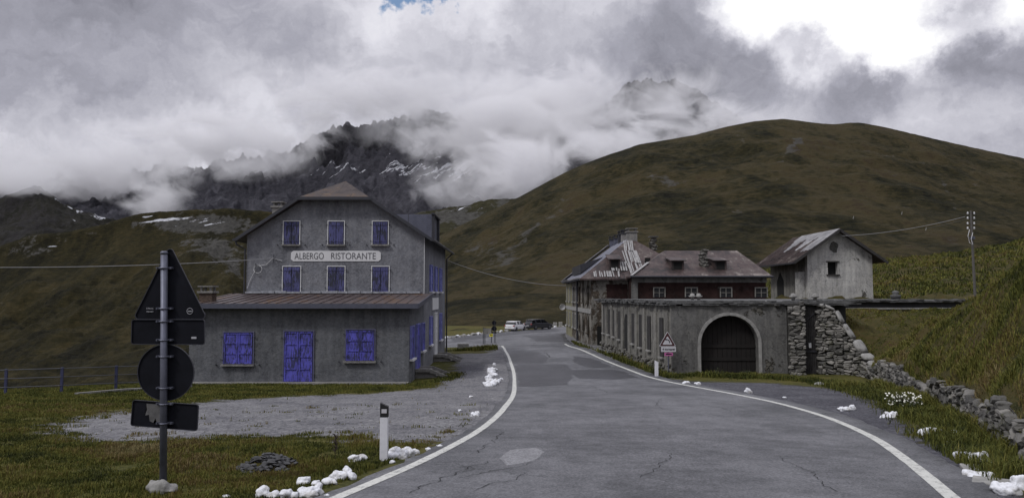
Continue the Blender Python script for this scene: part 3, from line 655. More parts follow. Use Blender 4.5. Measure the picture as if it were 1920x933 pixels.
def crack_geo(paths):
    mb = MB()
    for px, wd in paths:
        w_ = [Vector(hit(u, v))[:2] for u, v in px]; pts = []
        for i in range(len(w_) - 1):
            a, b_ = Vector(w_[i]), Vector(w_[i + 1]); n = max(2, int((b_ - a).length / 0.10))
            for k in range(n): pts.append(a.lerp(b_, k / n))
        off = fb1(np.arange(len(pts)) * 0.22 + px[0][0], o=5, g=0.7) * 0.22
        L = []
        for i, p in enumerate(pts):
            d = (pts[min(i + 1, len(pts) - 1)] - pts[max(i - 1, 0)]); d.normalize(); nn = Vector((-d.y, d.x))
            h = wd * (0.35 + 0.9 * random.random()) * min(1, i / 4 + .1, (len(pts) - 1 - i) / 4 + .1)
            q = p + nn * off[i]; a_, b2 = q - nn * h, q + nn * h
            L.append((mb.bm.verts.new((a_.x, a_.y, g1(a_.x, a_.y) + 0.0375)), mb.bm.verts.new((b2.x, b2.y, g1(b2.x, b2.y) + 0.0375))))
        for i in range(len(L) - 1): mb.bm.faces.new((L[i][0], L[i][1], L[i + 1][1], L[i + 1][0]))
    return mb
tag(crack_geo([([(1458, 856), (1480, 872), (1520, 886), (1530, 905), (1590, 935)], 0.007), ([(1254, 848), (1250, 862), (1235, 880), (1195, 905)], 0.007),
    ([(1240, 748), (1228, 762), (1258, 772)], 0.009), ([(1345, 764), (1380, 776)], 0.007), ([(1105, 722), (1142, 738)], 0.009), ([(850, 905), (900, 890), (960, 880), (1010, 868)], 0.008),
    ([(760, 932), (820, 905), (880, 880), (930, 862)], 0.008), ([(880, 926), (960, 900), (1000, 884)], 0.007), ([(1020, 661), (1035, 672)], 0.03), ([(940, 810), (915, 836), (880, 858)], 0.009)]).build('road_crack', M['crack']),
    'long dark cracks wandering through the asphalt', kind='structure')

# pale broken edge of the old asphalt / plinth slabs beside the road
# ------------------------------------------------------------------ hotel
X0, X1, YF, YM, YB = -14.94, -4.95, 36.1, 42.0, 55.4
zb = g1(-8, 36.1)
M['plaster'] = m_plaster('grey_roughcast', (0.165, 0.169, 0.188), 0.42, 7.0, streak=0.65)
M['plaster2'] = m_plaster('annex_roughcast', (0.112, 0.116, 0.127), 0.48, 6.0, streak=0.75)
M['blue'] = m_wood_paint('faded_blue_paint', (0.062, 0.064, 0.175), (0.020, 0.022, 0.040), 0.51)
M['violet'] = m_wood_paint('bright_violet_blue_paint', (0.078, 0.074, 0.39), (0.026, 0.027, 0.085), 0.51)
M['bluelt'] = m_wood_paint('pale_blue_paint', (0.16, 0.17, 0.42), (0.08, 0.08, 0.2), 0.62)
M['white'] = m_simple('white_paint', (0.55, 0.55, 0.56), 0.7, var=0.1, scale=5)
M['signwhite'] = m_simple('sign_white', (0.56, 0.56, 0.57), 0.75, var=0.05, scale=2)
M['lead'] = m_simple('pale_lead_flashing', (0.27, 0.28, 0.31), 0.7, var=0.4, scale=5)
M['darkmetal'] = m_simple('dark_metal', (0.035, 0.036, 0.044), 0.5, 0.3)
M['fascia'] = m_simple('grey_fascia', (0.075, 0.078, 0.105), 0.5, 0.3)
M['rust'] = m_roof('rusty_sheet', [(0.028, 0.018, 0.017), (0.060, 0.040, 0.038), (0.085, 0.070, 0.072), (0.085, 0.045, 0.027), (0.18, 0.11, 0.06)], 0.9, (1.9, 0.18, 0.5), 0.5)
M['hiprust'] = m_roof('half_hip_sheet', [(0.020, 0.016, 0.016), (0.042, 0.030, 0.028), (0.060, 0.048, 0.046), (0.075, 0.045, 0.028), (0.16, 0.12, 0.09)], 1.4, (0.6, 0.6, 0.5), 0.8)
M['rustdark'] = m_roof('dark_sheet', [(0.030, 0.024, 0.026), (0.060, 0.050, 0.052), (0.085, 0.06, 0.05), (0.10, 0.085, 0.085)], 1.2, (0.45, 0.45, 0.45))
M['bluesheet'] = m_roof('blue_grey_sheet', [(0.045, 0.048, 0.065), (0.085, 0.090, 0.125), (0.11, 0.115, 0.15)], 1.5, (0.6, 0.6, 0.6), 0.45)
M['concrete'] = m_plaster('old_concrete', (0.20, 0.195, 0.19), 0.3, 8)
M['brick'] = m_plaster('sooty_brick', (0.10, 0.075, 0.062), 0.5, 10)
M['hole'] = m_simple('dark_interior', (0.006, 0.006, 0.006), 0.95, var=0.0, bs=0)
M['glass'] = m_simple('dusty_glass', (0.025, 0.026, 0.030), 0.15, var=0.2, bs=0)
M['greytext'] = m_simple('grey_letter_paint', (0.075, 0.075, 0.085), 0.8, bs=0)

hotel = empty('hotel', (-9.9, 36.1, zb))
tag(hotel, 'large grey roughcast hotel with closed blue shutters and low rusty roofed annex', 'hotel')
def part(mb, name, m, parent, **kw):
    """build in world coordinates, then hang on the thing"""
    o = mb.build(name, m, None, **kw); o.parent = parent; pw = parent
    mw = Matrix.Identity(4); chain = []
    while pw is not None: chain.append(pw); pw = pw.parent
    for q in reversed(chain): mw = mw @ Matrix.LocRotScale(q.location, q.rotation_euler, q.scale)
    o.matrix_parent_inverse = Matrix.Identity(4)
    o.data.transform(mw.inverted())
    return o
zt_e = P(627, 447, 41.5).z            # eave tip height
ct = (X0 + X1) / 2; half = (X1 + 0.5 - ct); slope = (P(0, 369, 41.5).z - zt_e) / (half - 1.98)
def roofz(x): return zt_e + slope * (half - abs(x - ct))
ridge_z = P(636, 340, 44.3).z; zf = P(0, 369, 41.5).z; xf = 1.98
rs = (ridge_z - zt_e) / half
slope = rs
xf = half - (zf - zt_e) / slope
# main body with clipped gable
mb = MB(); wt = lambda x: roofz(x) - 0.12
pts = [(X0, YM, zb - 1), (X1, YM, zb - 1), (X1, YM, wt(X1)), (ct + xf - 0.1, YM, zf - 0.1), (ct - xf + 0.1, YM, zf - 0.1), (X0, YM, wt(X0))]
mb.prism(pts, (0, YB - YM, 0)); part(mb, 'wall', M['plaster'], hotel)
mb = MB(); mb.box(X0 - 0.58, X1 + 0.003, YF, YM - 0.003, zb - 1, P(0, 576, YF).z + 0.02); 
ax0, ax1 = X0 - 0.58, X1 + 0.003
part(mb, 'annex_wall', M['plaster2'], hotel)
# wedge of wall under the lean-to roof
za_f, za_m = P(0, 570, 35.6).z, P(0, 550, 42).z
mb = MB(); zf0 = P(0, 576, YF).z + 0.02
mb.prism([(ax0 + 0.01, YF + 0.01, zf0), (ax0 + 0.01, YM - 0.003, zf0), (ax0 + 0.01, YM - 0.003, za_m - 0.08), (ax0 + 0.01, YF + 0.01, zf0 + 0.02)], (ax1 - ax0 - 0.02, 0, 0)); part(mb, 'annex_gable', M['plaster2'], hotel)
# main roof
def slab4(mb, a, b, c, d, th):
    a, b, c, d = [Vector(q) for q in (a, b, c, d)]; n = (b - a).cross(d - a).normalized()
    if n.z < 0: n = -n
    mb.prism([a, b, c, d], -n * th)
yf, yk, yr0, yr1 = 41.5, 55.9, 44.3, 53.1
roof = MB(); xe = half
for s in (-1, 1):
    up = Vector((0, 0, 0))
    P0 = (ct + s * xe, yf, zt_e); P1 = (ct + s * xe, yk, zt_e); P2 = (ct + s * xf, yk, zf); P3 = (ct, yr1, ridge_z); P4 = (ct, yr0, ridge_z); P5 = (ct + s * xf, yf, zf)
    n = Vector((s * slope, 0, 1)).normalized(); roof.prism([P0, P1, P2, P3, P4, P5], -n * 0.10)
part(roof, 'roof', M['rustdark'], hotel)
for (yy1, yy2) in ((yf, yr0), (yk, yr1)):
    mb = MB(); mb.prism([(ct - xf, yy1, zf), (ct + xf, yy1, zf), (ct, yy2, ridge_z + 0.01)], (0, 0, -0.09)); part(mb, 'half_hip', M['hiprust'], hotel)

mb = MB()
for (yy, d) in ((yf, -1),):
    z0 = zf - 0.05
    mb.box(ct - xf - 0.12, ct + xf + 0.12, yy - 0.07, yy + 0.02, z0 - 0.12, z0 + 0.05)
    for s in (-1, 1):
        mb.bar((ct + s * (xf + 0.05), yy - 0.012, zf - 0.09), (ct + s * (xe + 0.02), yy - 0.012, zt_e - 0.09), 0.05, 0.16, (0, 0, 1))
for s in (-1, 1): mb.tube([(ct + s * (xe + 0.06), yf - 0.05, zt_e - 0.07), (ct + s * (xe + 0.06), yk, zt_e - 0.07)], 0.075, 8)
part(mb, 'gutter', M['darkmetal'], hotel)
mb = MB()
mb.tube([(ct - xe - 0.04, YM - 0.3, zt_e - 0.1), (ct - xe + 0.02, YM - 0.28, zt_e - 0.32), (X0 - 0.08, YM - 0.05, zt_e - 0.55), (X0 - 0.08, YM - 0.05, za_m)], 0.05)
part(mb, 'downpipe', M['darkmetal'], hotel)
mb = MB(); mb.tube([(ct + xe + 0.04, YB - 0.1, zt_e - 0.1), (X1 + 0.12, YB - 0.1, zt_e - 0.5), (X1 + 0.12, YB - 0.1, zb)], 0.06); part(mb, 'downpipe', M['darkmetal'], hotel)
mb = MB(); mb.bar((X1 + 0.012, YM - 0.012, za_m), (X1 + 0.012, YM - 0.012, wt(X1) - 0.1), 0.03, 0.03); part(mb, 'corner_strip', M['white'], hotel)
# annex roof with standing seams
mb = MB(); xa0, xa1 = ax0 - 0.25, P(779, 570, 35.6).x + 0.1; yq = 35.6
slab4(mb, (xa0, yq, za_f), (xa1, yq, za_f), (xa1 + 0.02, YM - 0.005, za_m), (xa0, YM - 0.005, za_m), 0.10)
k = 0; x = xa0 + 0.3
while x < xa1 - 0.1:
    mb.bar((x, yq + 0.01, za_f + 0.018), (x, YM - 0.01, za_m + 0.018), 0.035, 0.035); x += 0.52
ar = part(mb, 'annex_roof', M['rust'], hotel)
mb = MB(); mb.box(xa0 - 0.02, xa1 + 0.03, yq - 0.09, yq - 0.004, za_f - 0.20, za_f + 0.03)
mb.bar((xa1 + 0.05, yq - 0.09, za_f - 0.08), (xa1 + 0.05, YM - 0.01, za_m - 0.08), 0.05, 0.22); part(mb, 'fascia', M['fascia'], hotel)
mb = MB(); xx = X0 + 0.05
while xx < X1 - 0.2:
    L = random.uniform(0.5, 1.0); mb.box(xx, xx + L, YM - 0.30 - random.uniform(0, .05), YM - 0.006, za_m + 0.02, za_m + 0.10 + random.uniform(0, 0.05)); xx += L + 0.03
part(mb, 'flashing', M['lead'], hotel)['kind'] = 'stuff'
mb = MB(); mb.box(ax0 - 0.4, X1 + 0.02, YF - 0.55, YF - 0.01, zb - 0.5, zb + 0.10); part(mb, 'plinth_step', M['concrete'], hotel)
# chimneys
def chimney(root, x, y, w_, d, z0, z1, m, capm=None, pots=0):
    mb = MB(); mb.box(x - w_ / 2, x + w_ / 2, y - d / 2, y + d / 2, z0, z1 - 0.16); c = part(mb, 'chimney', m, root)
    mb = MB(); mb.box(x - w_ / 2 - 0.08, x + w_ / 2 + 0.08, y - d / 2 - 0.08, y + d / 2 + 0.08, z1 - 0.16, z1 - 0.06)
    for sx in (-1, 1):
        for sy in (-1, 1): mb.box(x + sx * w_ * 0.36 - 0.05, x + sx * w_ * 0.36 + 0.05, y + sy * d * 0.36 - 0.05, y + sy * d * 0.36 + 0.05, z1 - 0.062, z1 + 0.14)
    mb.box(x - w_ / 2 - 0.06, x + w_ / 2 + 0.06, y - d / 2 - 0.06, y + d / 2 + 0.06, z1 + 0.138, z1 + 0.20)
    part(mb, 'cap', capm or M['concrete'], c)
    return c
chimney(hotel, P(523, 380, 44.5).x, 44.5, 0.6, 0.6, 3.6, P(0, 385, 44.5).z, M['concrete'])
cx = P(390, 550, 37.2).x
chimney(hotel, cx, 37.2, 0.62, 0.62, za_f - 0.2, P(0, 543, 37.2).z, M['brick'])
# shed dormer on the right slope
mb = MB(); zd = P(0, 404, 48).z; xd = P(812, 404, 48).x
mb.prism([(ct + (half - (zd - zt_e) / slope) , 47.2, zd), (xd, 47.2, zd), (xd, 47.2, roofz(xd) - 0.1)], (0, 3.6, 0)); dm = part(mb, 'dormer', M['bluesheet'], hotel)
mb = MB(); mb.box(xd - 0.02, xd + 0.20, 47.0, 51.0, zd - 0.02, zd + 0.07); mb.box(xd + 0.003, xd + 0.16, 47.2, 47.45, roofz(xd) - 0.2, zd - 0.022); mb.box(xd + 0.003, xd + 0.16, 50.5, 50.8, roofz(xd) - 0.2, zd - 0.022); part(mb, 'dormer_frame', M['darkmetal'], dm)

# shuttered windows on the front (plane y = const)
def win_front(root, u0, u1, v0, v1, y, m, frame=M['white'], panels=1, sill=True, name='window', braces=False, label=None):
    a = P(u0, v0, y); b_ = P(u1, v1, y); x0, x1, zt, zb_ = a.x, b_.x, a.z, b_.z
    mb = MB(); g = 0.012; xm = (x0 + x1) / 2
    for (q0, q1) in ((x0 + 0.03, xm - g), (xm + g, x1 - 0.03)):
        if panels == 1:
            nb = 3
            for k in range(nb):
                wq = (q1 - q0) / nb; mb.box(q0 + k * wq + 0.004, q0 + (k + 1) * wq - 0.004, y - 0.055, y - 0.02, zb_ + 0.02, zt - 0.03)
            for zz in (zb_ + (zt - zb_) * 0.14, zb_ + (zt - zb_) * 0.86): mb.box(q0 + 0.01, q1 - 0.01, y - 0.075, y - 0.0555, zz - 0.045, zz + 0.045)
        else:
            st = 0.07
            mb.box(q0, q0 + st, y - 0.075, y - 0.02, zb_ + 0.02, zt - 0.03); mb.box(q1 - st, q1, y - 0.075, y - 0.02, zb_ + 0.02, zt - 0.03)
            H = zt - zb_ - 0.05
            for k in range(panels + 1):
                zz = zb_ + 0.02 + H * k / panels; e = st / 2 if 0 < k < panels else st
                mb.box(q0 + st, q1 - st, y - 0.074, y - 0.02, max(zz - e, zb_ + 0.02), min(zz + e, zt - 0.03))
            mb.box(q0 + st, q1 - st, y - 0.045, y - 0.018, zb_ + 0.02, zt - 0.03)
    wv = part(mb, name, m, root)
    if label: wv['label'] = label
    mb = MB(); fw = 0.045
    mb.box(x0 - fw, x0, y - 0.05, y - 0.004, zb_, zt + fw); mb.box(x1, x1 + fw, y - 0.05, y - 0.004, zb_, zt + fw); mb.box(x0, x1, y - 0.05, y - 0.004, zt, zt + fw)
    part(mb, 'frame', frame, wv)
    mb = MB(); mb.box(x0 - 0.01, x1 + 0.01, y - 0.012, y - 0.003, zb_, zt); part(mb, 'reveal', M['hole'], wv)
    if sill:
        mb = MB(); mb.box(x0 - 0.09, x1 + 0.09, y - 0.17, y - 0.004, zb_ - 0.09, zb_ - 0.005); part(mb, 'sill', M['concrete'], wv)
    for s, xx in ((-1, x0 - fw), (1, x1 + fw)):
        for zz in (zb_ + (zt - zb_) * 0.14, zb_ + (zt - zb_) * 0.86):
            mb = MB(); mb.box(min(xx, xx + s * 0.09), max(xx, xx + s * 0.09), y - 0.085, y - 0.051, zz - 0.02, zz + 0.02); part(mb, 'hinge', M['darkmetal'], wv)
        mb = MB(); mb.bar((xx + s * 0.28, y + 0.01, zb_ - 0.03), (xx + s * 0.28, y - 0.10, zb_ - 0.03), 0.04, 0.06); part(mb, 'shutter_stay', M['darkmetal'], wv)
    return wv
for (u0, u1) in ((532.5, 561.5), (616, 645), (699, 727.5)): win_front(hotel, u0, u1, 415, 458, YM, M['blue'])
for (u0, u1) in ((531, 563), (615, 646), (698, 729)): win_front(hotel, u0, u1, 499.5, 547, YM, M['blue'])
M['vframe'] = m_simple('dull_blue_frame', (0.10, 0.10, 0.17), 0.7)
win_front(hotel, 420, 474, 622.5, 682, YF, M['violet'], M['vframe'], 3, label='bright violet blue panelled shutters')
win_front(hotel, 649, 702, 618, 676, YF, M['violet'], M['vframe'], 3, label='bright violet blue panelled shutters')
win_front(hotel, 533.5, 586.5, 620.5, 715, YF, M['violet'], M['vframe'], 4, sill=False, name='door', label='bright violet blue double door')
# side wall windows (plane x = X1)
def win_side(root, y0, y1, zt, zb_, m, frame, panels=3, sill=True, name='window', x=X1):
    mb = MB(); ym = (y0 + y1) / 2
    for (q0, q1) in ((y0 + 0.02, ym - 0.01), (ym + 0.01, y1 - 0.02)):
        mb.box(x + 0.02, x + 0.05, q0, q1, zb_, zt - 0.01)
        for k in range(panels + 1):
            zz = zb_ + (zt - zb_) * k / panels; mb.box(x + 0.048, x + 0.08, q0, q1, max(zb_, zz - 0.05), min(zt - 0.01, zz + 0.05))
    wv = part(mb, name, m, root); mb = MB()
    mb.box(x + 0.003, x + 0.11, y0 - 0.05, y0, zb_, zt + 0.05); mb.box(x + 0.003, x + 0.11, y1, y1 + 0.05, zb_, zt + 0.05); mb.box(x + 0.003, x + 0.11, y0, y1, zt, zt + 0.05)
    part(mb, 'frame', frame, wv)
    mb = MB(); mb.box(x + 0.002, x + 0.012, y0, y1, zb_, zt); part(mb, 'reveal', M['hole'], wv)
    if sill: mb = MB(); mb.box(x + 0.003, x + 0.20, y0 - 0.08, y1 + 0.08, zb_ - 0.10, zb_ - 0.005); part(mb, 'sill', M['white'], wv)
zz = lambda v, Y: P(0, v, Y).z
xs_a = X1 + 0.003
win_side(hotel, 36.4, 37.4, zz(612, 36.9), zz(671, 36.9), M['violet'], M['bluelt'], x=xs_a)
win_side(hotel, 38.5, 39.7, zz(608, 39.1), zz(690, 39.1), M['violet'], M['bluelt'], 4, False, 'door', x=xs_a)
win_side(hotel, 40.8, 41.8, zz(606, 41.4), zz(656, 41.4), M['violet'], M['bluelt'], x=xs_a)
win_side(hotel, 44.8, 45.9, zz(594, 45.4), zz(645, 45.4), M['bluelt'], M['bluelt'])
win_side(hotel, 47.5, 48.9, zz(587, 48.2), zz(664, 48.2), M['white'], M['white'], 3, False, 'door')
win_side(hotel, 51.0, 52.1, zz(588, 51.6), zz(636, 51.6), M['bluelt'], M['bluelt'])
for y in (44.8, 47.6, 50.8): win_side(hotel, y, y + 1.1, zz(498, 45.3), zz(546, 45.3), M['bluelt'], M['bluelt'])
mb = MB(); mb.box(X1 + 0.003, X1 + 0.05, 46.3, 50.0, zz(580, 48), zz(558, 48)); part(mb, 'wall_plaque', M['white'], hotel)
# stairs at the side doors
def steps(y, ztop, n, w_, run):
    mb = MB(); h = (ztop - g1(-4, y)) / n
    for k in range(n):
        zt = ztop - h * k; xa = X1 + 0.01 + (0.75 + (k - 1) * run if k else 0); xb = X1 + 0.01 + 0.75 + k * run
        mb.box(xa, xb, y - w_ / 2, y + w_ / 2, zb - 0.8, zt - 0.002 * k)
    st = part(mb, 'stairs', M['concrete'], hotel)
    mb = MB()
    for s in (-1, 1):
        yy0 = y + s * (w_ / 2 + 0.075)
        mb.bar((X1 + 0.02, yy0, ztop + 0.02), (X1 + 0.75, yy0, ztop + 0.02), 0.13, 0.16); mb.bar((X1 + 0.75, yy0, ztop + 0.02), (X1 + 0.75 + n * run, yy0, ztop - n * h + 0.05), 0.13, 0.16)
    part(mb, 'stringer', M['concrete'], st)
steps(39.1, zz(692, 39.1), 3, 1.3, 0.30); steps(48.2, zz(665, 48.2), 3, 1.7, 0.32)
# signboard ALBERGO RISTORANTE
a = P(546, 470, YM); b_ = P(714, 489.5, YM); c_ = 0.11
mb = MB(); mb.prism([(a.x, YM - 0.004, b_.z + c_), (a.x + c_ * 1.2, YM - 0.004, b_.z), (b_.x - c_ * 1.2, YM - 0.004, b_.z), (b_.x, YM - 0.004, b_.z + c_), (b_.x, YM - 0.004, a.z - c_), (b_.x - c_ * 1.2, YM - 0.004, a.z), (a.x + c_ * 1.2, YM - 0.004, a.z), (a.x, YM - 0.004, a.z - c_)], (0, -0.03, 0))
sgn = part(mb, 'signboard', M['signwhite'], hotel)
def text(s, parent, loc, h, width, m, rot=(R(90), 0, 0), name='lettering', thick=0.0):
    cu = bpy.data.curves.new(name, 'FONT'); cu.body = s; cu.size = 1.0; cu.extrude = 0.004; cu.align_x = 'CENTER'; cu.align_y = 'CENTER'; cu.offset = thick
    o = bpy.data.objects.new(name, cu); sc.collection.objects.link(o)
    bpy.context.view_layer.update(); dx, dy = o.dimensions.x, o.dimensions.y
    me = bpy.data.meshes.new_from_object(o.evaluated_get(bpy.context.evaluated_depsgraph_get())); bpy.data.objects.remove(o)
    xs_ = [v.co.x for v in me.vertices]; ys_ = [v.co.y for v in me.vertices]
    cx_, cy_ = (min(xs_) + max(xs_)) / 2, (min(ys_) + max(ys_)) / 2; sx, sy = width / (max(xs_) - min(xs_)), h / (max(ys_) - min(ys_))
    T = Matrix.Translation(loc) @ Euler(rot).to_matrix().to_4x4() @ Matrix.Diagonal((sx, sy, 1, 1)) @ Matrix.Translation((-cx_, -cy_, 0))
    me.transform(T); me.materials.clear(); me.materials.append(m)
    mw = Matrix.Identity(4); chain = []; pw = parent
    while pw is not None: chain.append(pw); pw = pw.parent
    for q in reversed(chain): mw = mw @ Matrix.LocRotScale(q.location, q.rotation_euler, q.scale)
    me.transform(mw.inverted()); me.name = name
    return link(name, me, parent)
zm = (a.z + b_.z) / 2; h_ = (a.z - b_.z) * 0.62
text('ALBERGO', sgn, (P(580, 480, YM).x, YM - 0.040, zm), h_, P(608, 600, YM).x - P(553, 600, YM).x, M['greytext'])
text('RISTORANTE', sgn, (P(663, 480, YM).x, YM - 0.040, zm), h_, P(705, 600, YM).x - P(621, 600, YM).x, M['greytext'])
# wall bracket with coiled cable
mb = MB(); q = P(483, 505, YM)
mb.bar((q.x, YM, q.z + .25), (q.x, YM - 0.35, q.z + .25), 0.03, 0.03); mb.bar((q.x, YM - 0.3, q.z - 0.2), (q.x, YM - 0.3, q.z + 0.35), 0.03, 0.03)
q2 = P(516, 487, YM); mb.bar((q2.x, YM, q2.z + .1), (q2.x, YM - 0.3, q2.z + .1), 0.03, 0.03); mb.bar((q2.x, YM - 0.28, q2.z - 0.15), (q2.x, YM - 0.28, q2.z + 0.3), 0.03, 0.03)
part(mb, 'bracket', M['darkmetal'], hotel)
mb = MB(); mb.tube([(q.x + 0.05 + 0.24 * math.cos(k * 0.6), YM - 0.08 - 0.004 * k, q.z + 0.02 + 0.22 * math.sin(k * 0.6)) for k in range(24)], 0.014, 5)
mb.tube([(q.x + 0.05, YM - 0.06, q.z + 0.2), (q.x + 0.5, YM - 0.06, q.z + 0.28), (q2.x - 0.1, YM - 0.1, q2.z + 0.1), (q2.x + 0.4, YM - 0.06, q2.z - 0.05)], 0.013, 5)
mb.tube([(q.x - 0.1, YM - 0.06, q.z), (q.x - 0.35, YM - 0.06, q.z - 0.5), (X0 + 0.08, YM - 0.06, za_m + 0.3)], 0.013, 5)
part(mb, 'cable_coil', M['white'], hotel)

# ------------------------------------------------------------------ ruined stable with the arched gate, right
M['ruin'] = m_plaster('crumbling_plaster', (0.125, 0.123, 0.120), 0.5, 7, patch=0.61, patch_col=(0.085, 0.080, 0.070), streak=1.0)
M['ruinlt'] = m_plaster('streaked_plaster', (0.175, 0.170, 0.158), 0.5, 7, patch=0.66, patch_col=(0.09, 0.085, 0.07), streak=1.5)
M['slabstone'] = m_simple('roof_slabs', (0.085, 0.085, 0.085), 0.9, var=0.45, scale=2.5, bs=0.8, bd=0.04)
M['archstone'] = m_simple('pale_arch_stone', (0.24, 0.235, 0.225), 0.9, var=0.3, scale=4, bs=0.5, bd=0.02)
M['darkwood'] = m_simple('dark_gate_wood', (0.007, 0.005, 0.0045), 0.9, var=0.4, scale=3)
M['shutterdark'] = m_simple('weathered_dark_shutter', (0.028, 0.026, 0.026), 0.9, var=0.4, scale=4)
M['stone'] = m_simple('grey_fieldstone', (0.115, 0.110, 0.100), 0.95, var=0.55, scale=3.0, bs=0.8, bd=0.03)
M['mortar'] = m_simple('dark_joint', (0.035, 0.033, 0.030), 0.95, var=0.3, scale=5, bs=0.6, bd=0.03)
Yg = 38.0; gx0 = P(1258, 600, Yg).x; gx1 = P(1475, 600, Yg).x; gz0 = g1(11, 38) - 0.5; gzt = P(0, 573, Yg).z
ghouse = empty('ruined_stable', (gx0 + 3, Yg, gz0 + 0.5)); tag(ghouse, 'long ruined grey outbuilding with big arched dark gate and flat stone roof', 'outbuilding')
aL, aR = P(1313, 600, Yg).x, P(1421, 600, Yg).x; aC = (aL + aR) / 2; ar_ = (aR - aL) / 2; aTop = P(0, 591, Yg).z; spring = aTop - ar_
mb = MB(); mb.box(gx0, aL, Yg, Yg + .55, gz0, gzt); mb.box(aR, gx1, Yg, Yg + .55, gz0, gzt)
tt = np.linspace(math.pi, 0, 25)
for k in range(24):
    xa_, xb_ = aC + ar_ * math.cos(tt[k]), aC + ar_ * math.cos(tt[k + 1]); za_, zb2_ = spring + ar_ * math.sin(tt[k]), spring + ar_ * math.sin(tt[k + 1])
    mb.prism([(xa_, Yg, za_), (xb_, Yg, zb2_), (xb_, Yg, gzt), (xa_, Yg, gzt)], (0, .55, 0))
bmesh.ops.remove_doubles(mb.bm, verts=mb.bm.verts[:], dist=0.0005)
part(mb, 'wall', M['ruin'], ghouse)
# arch surround
mb = MB(); ro = ar_ + 0.16
n = 17; ang = np.linspace(0, math.pi, n)
for k in range(n - 1):
    t0, t1 = ang[k] + 0.003, ang[k + 1] - 0.003; rr_ = ro + random.uniform(-0.008, 0.008)
    mb.prism([(aC - q * math.cos(t), Yg - 0.004, spring + q * math.sin(t)) for q, t in ((ar_ + 0.002, t0), (rr_, t0), (rr_, t1), (ar_ + 0.002, t1))], (0, -0.06, 0))
for s, xx in ((-1, aL), (1, aR)):
    z = spring; 
    while z > gz0 + 0.3:
        h = random.uniform(0.35, 0.6); x2 = xx + s * 0.16
        mb.box(min(xx, x2), max(xx, x2), Yg - 0.06, Yg - 0.004, z - h + 0.003, z - 0.003); z -= h
part(mb, 'arch', M['archstone'], ghouse)
mb = MB(); ow = 0.25
ol2 = [(aL - .02, gz0)] + [(aC - (ar_ + .02) * math.cos(t), spring + (ar_ + .02) * math.sin(t)) for t in np.linspace(0, math.pi, 21)] + [(aR + .02, gz0)]
nb = 12
for k in range(nb):
    x0 = aL + (aR - aL) * k / nb + 0.008; x1 = aL + (aR - aL) * (k + 1) / nb - 0.008
    zt0 = spring + math.sqrt(max(0, ar_ ** 2 - (x0 - aC) ** 2)); zt1 = spring + math.sqrt(max(0, ar_ ** 2 - (x1 - aC) ** 2))
    mb.prism([(x0, Yg + 0.56 - 0.1, gz0), (x1, Yg + 0.46, gz0), (x1, Yg + 0.46, zt1), (x0, Yg + 0.46, zt0)], (0, 0.05, 0))
for zq in (spring - 0.2, gz0 + 1.1): mb.box(aL, aR, Yg + 0.42, Yg + 0.459, zq, zq + 0.16)
part(mb, 'gate', M['darkwood'], ghouse)
mb = MB(); mb.box(aL - 0.1, aR + 0.1, Yg + 0.56, Yg + 0.60, gz0, aTop + 0.1); part(mb, 'gate_backing', M['hole'], ghouse)
# left wall with buttress strips; from near corner to the far corner
C0 = Vector((gx0, Yg + 0.0)); C1 = Vector((P(1128, 600, 53.8).x, 53.8)); wd = (C1 - C0); Lw = wd.length; wd.normalize(); wn = Vector((-wd.y, wd.x)) # outwards (towards the road)
def lw(s, o, z): p = C0 + wd * s + wn * o; return Vector((p.x, p.y, z))
def lbox(mb, s0, s1, o0, o1, z0, z1): 
    Mx = Matrix(((wd.x, wn.x, 0, C0.x), (wd.y, wn.y, 0, C0.y), (0, 0, 1, 0), (0, 0, 0, 1))); mb.box(s0, s1, o0, o1, z0, z1, Mx)
def s_of(u): # position along the wall seen at photo column u
    k = (u - 960) / F; return (k * C0.y - C0.x) / (wd.x - k * wd.y)
gztl = gzt
mb = MB(); lbox(mb, 0.003, Lw, -0.5, 0, gz0 - 0.6, gztl); part(mb, 'side_wall', M['ruinlt'], ghouse)
mb = MB(); 
for u in (1131, 1137, 1147, 1156, 1167, 1180, 1193, 1207.5, 1228, 1250):
    s = s_of(u); wq = 0.22 + 0.1 * random.random(); lbox(mb, s - wq, s + wq, 0.002, 0.09, gz0 - 0.6, gztl - 0.12 - 0.3 * random.random())
part(mb, 'pilaster', M['ruinlt'], ghouse)
for u, v0, v1 in ((1132.5, 578, 623), (1142, 579, 626), (1151.5, 581, 630), (1161.5, 583, 635), (1187, 587, 643), (1201, 589, 650), (1216.5, 592, 655), (1240, 595, 668)):
    s = s_of(u); p = C0 + wd * s; z1, z0 = P(0, v0, p.y).z, P(0, v1, p.y).z
    mb = MB(); hw = 0.30
    for q in (-1, 1): lbox(mb, s + (q - 1) * hw / 2 + 0.01 if q > 0 else s - hw, s + hw if q > 0 else s - 0.01, 0.02, 0.06, z0, z1)
    w_ = part(mb, 'shutter', M['shutterdark'], ghouse)
    mb = MB(); lbox(mb, s - hw - 0.06, s + hw + 0.06, 0.003, 0.16, z0 - 0.10, z0 - 0.01); part(mb, 'sill', M['archstone'], w_)
s = s_of(1174); p = C0 + wd * s; zt = P(0, 588, p.y).z
mb = MB(); hw = 0.42
Lp = [(s - hw, gz0), (s - hw, zt - 0.6)] + [(s - hw * math.cos(t), zt - 0.6 + 0.6 * math.sin(t)) for t in np.linspace(0, math.pi, 9)[1:-1]] + [(s + hw, zt - 0.6), (s + hw, gz0)]
mb.prism([lw(q, 0.02, z) for q, z in Lp], (wn.x * 0.03, wn.y * 0.03, 0)); part(mb, 'side_door', M['hole'], ghouse)
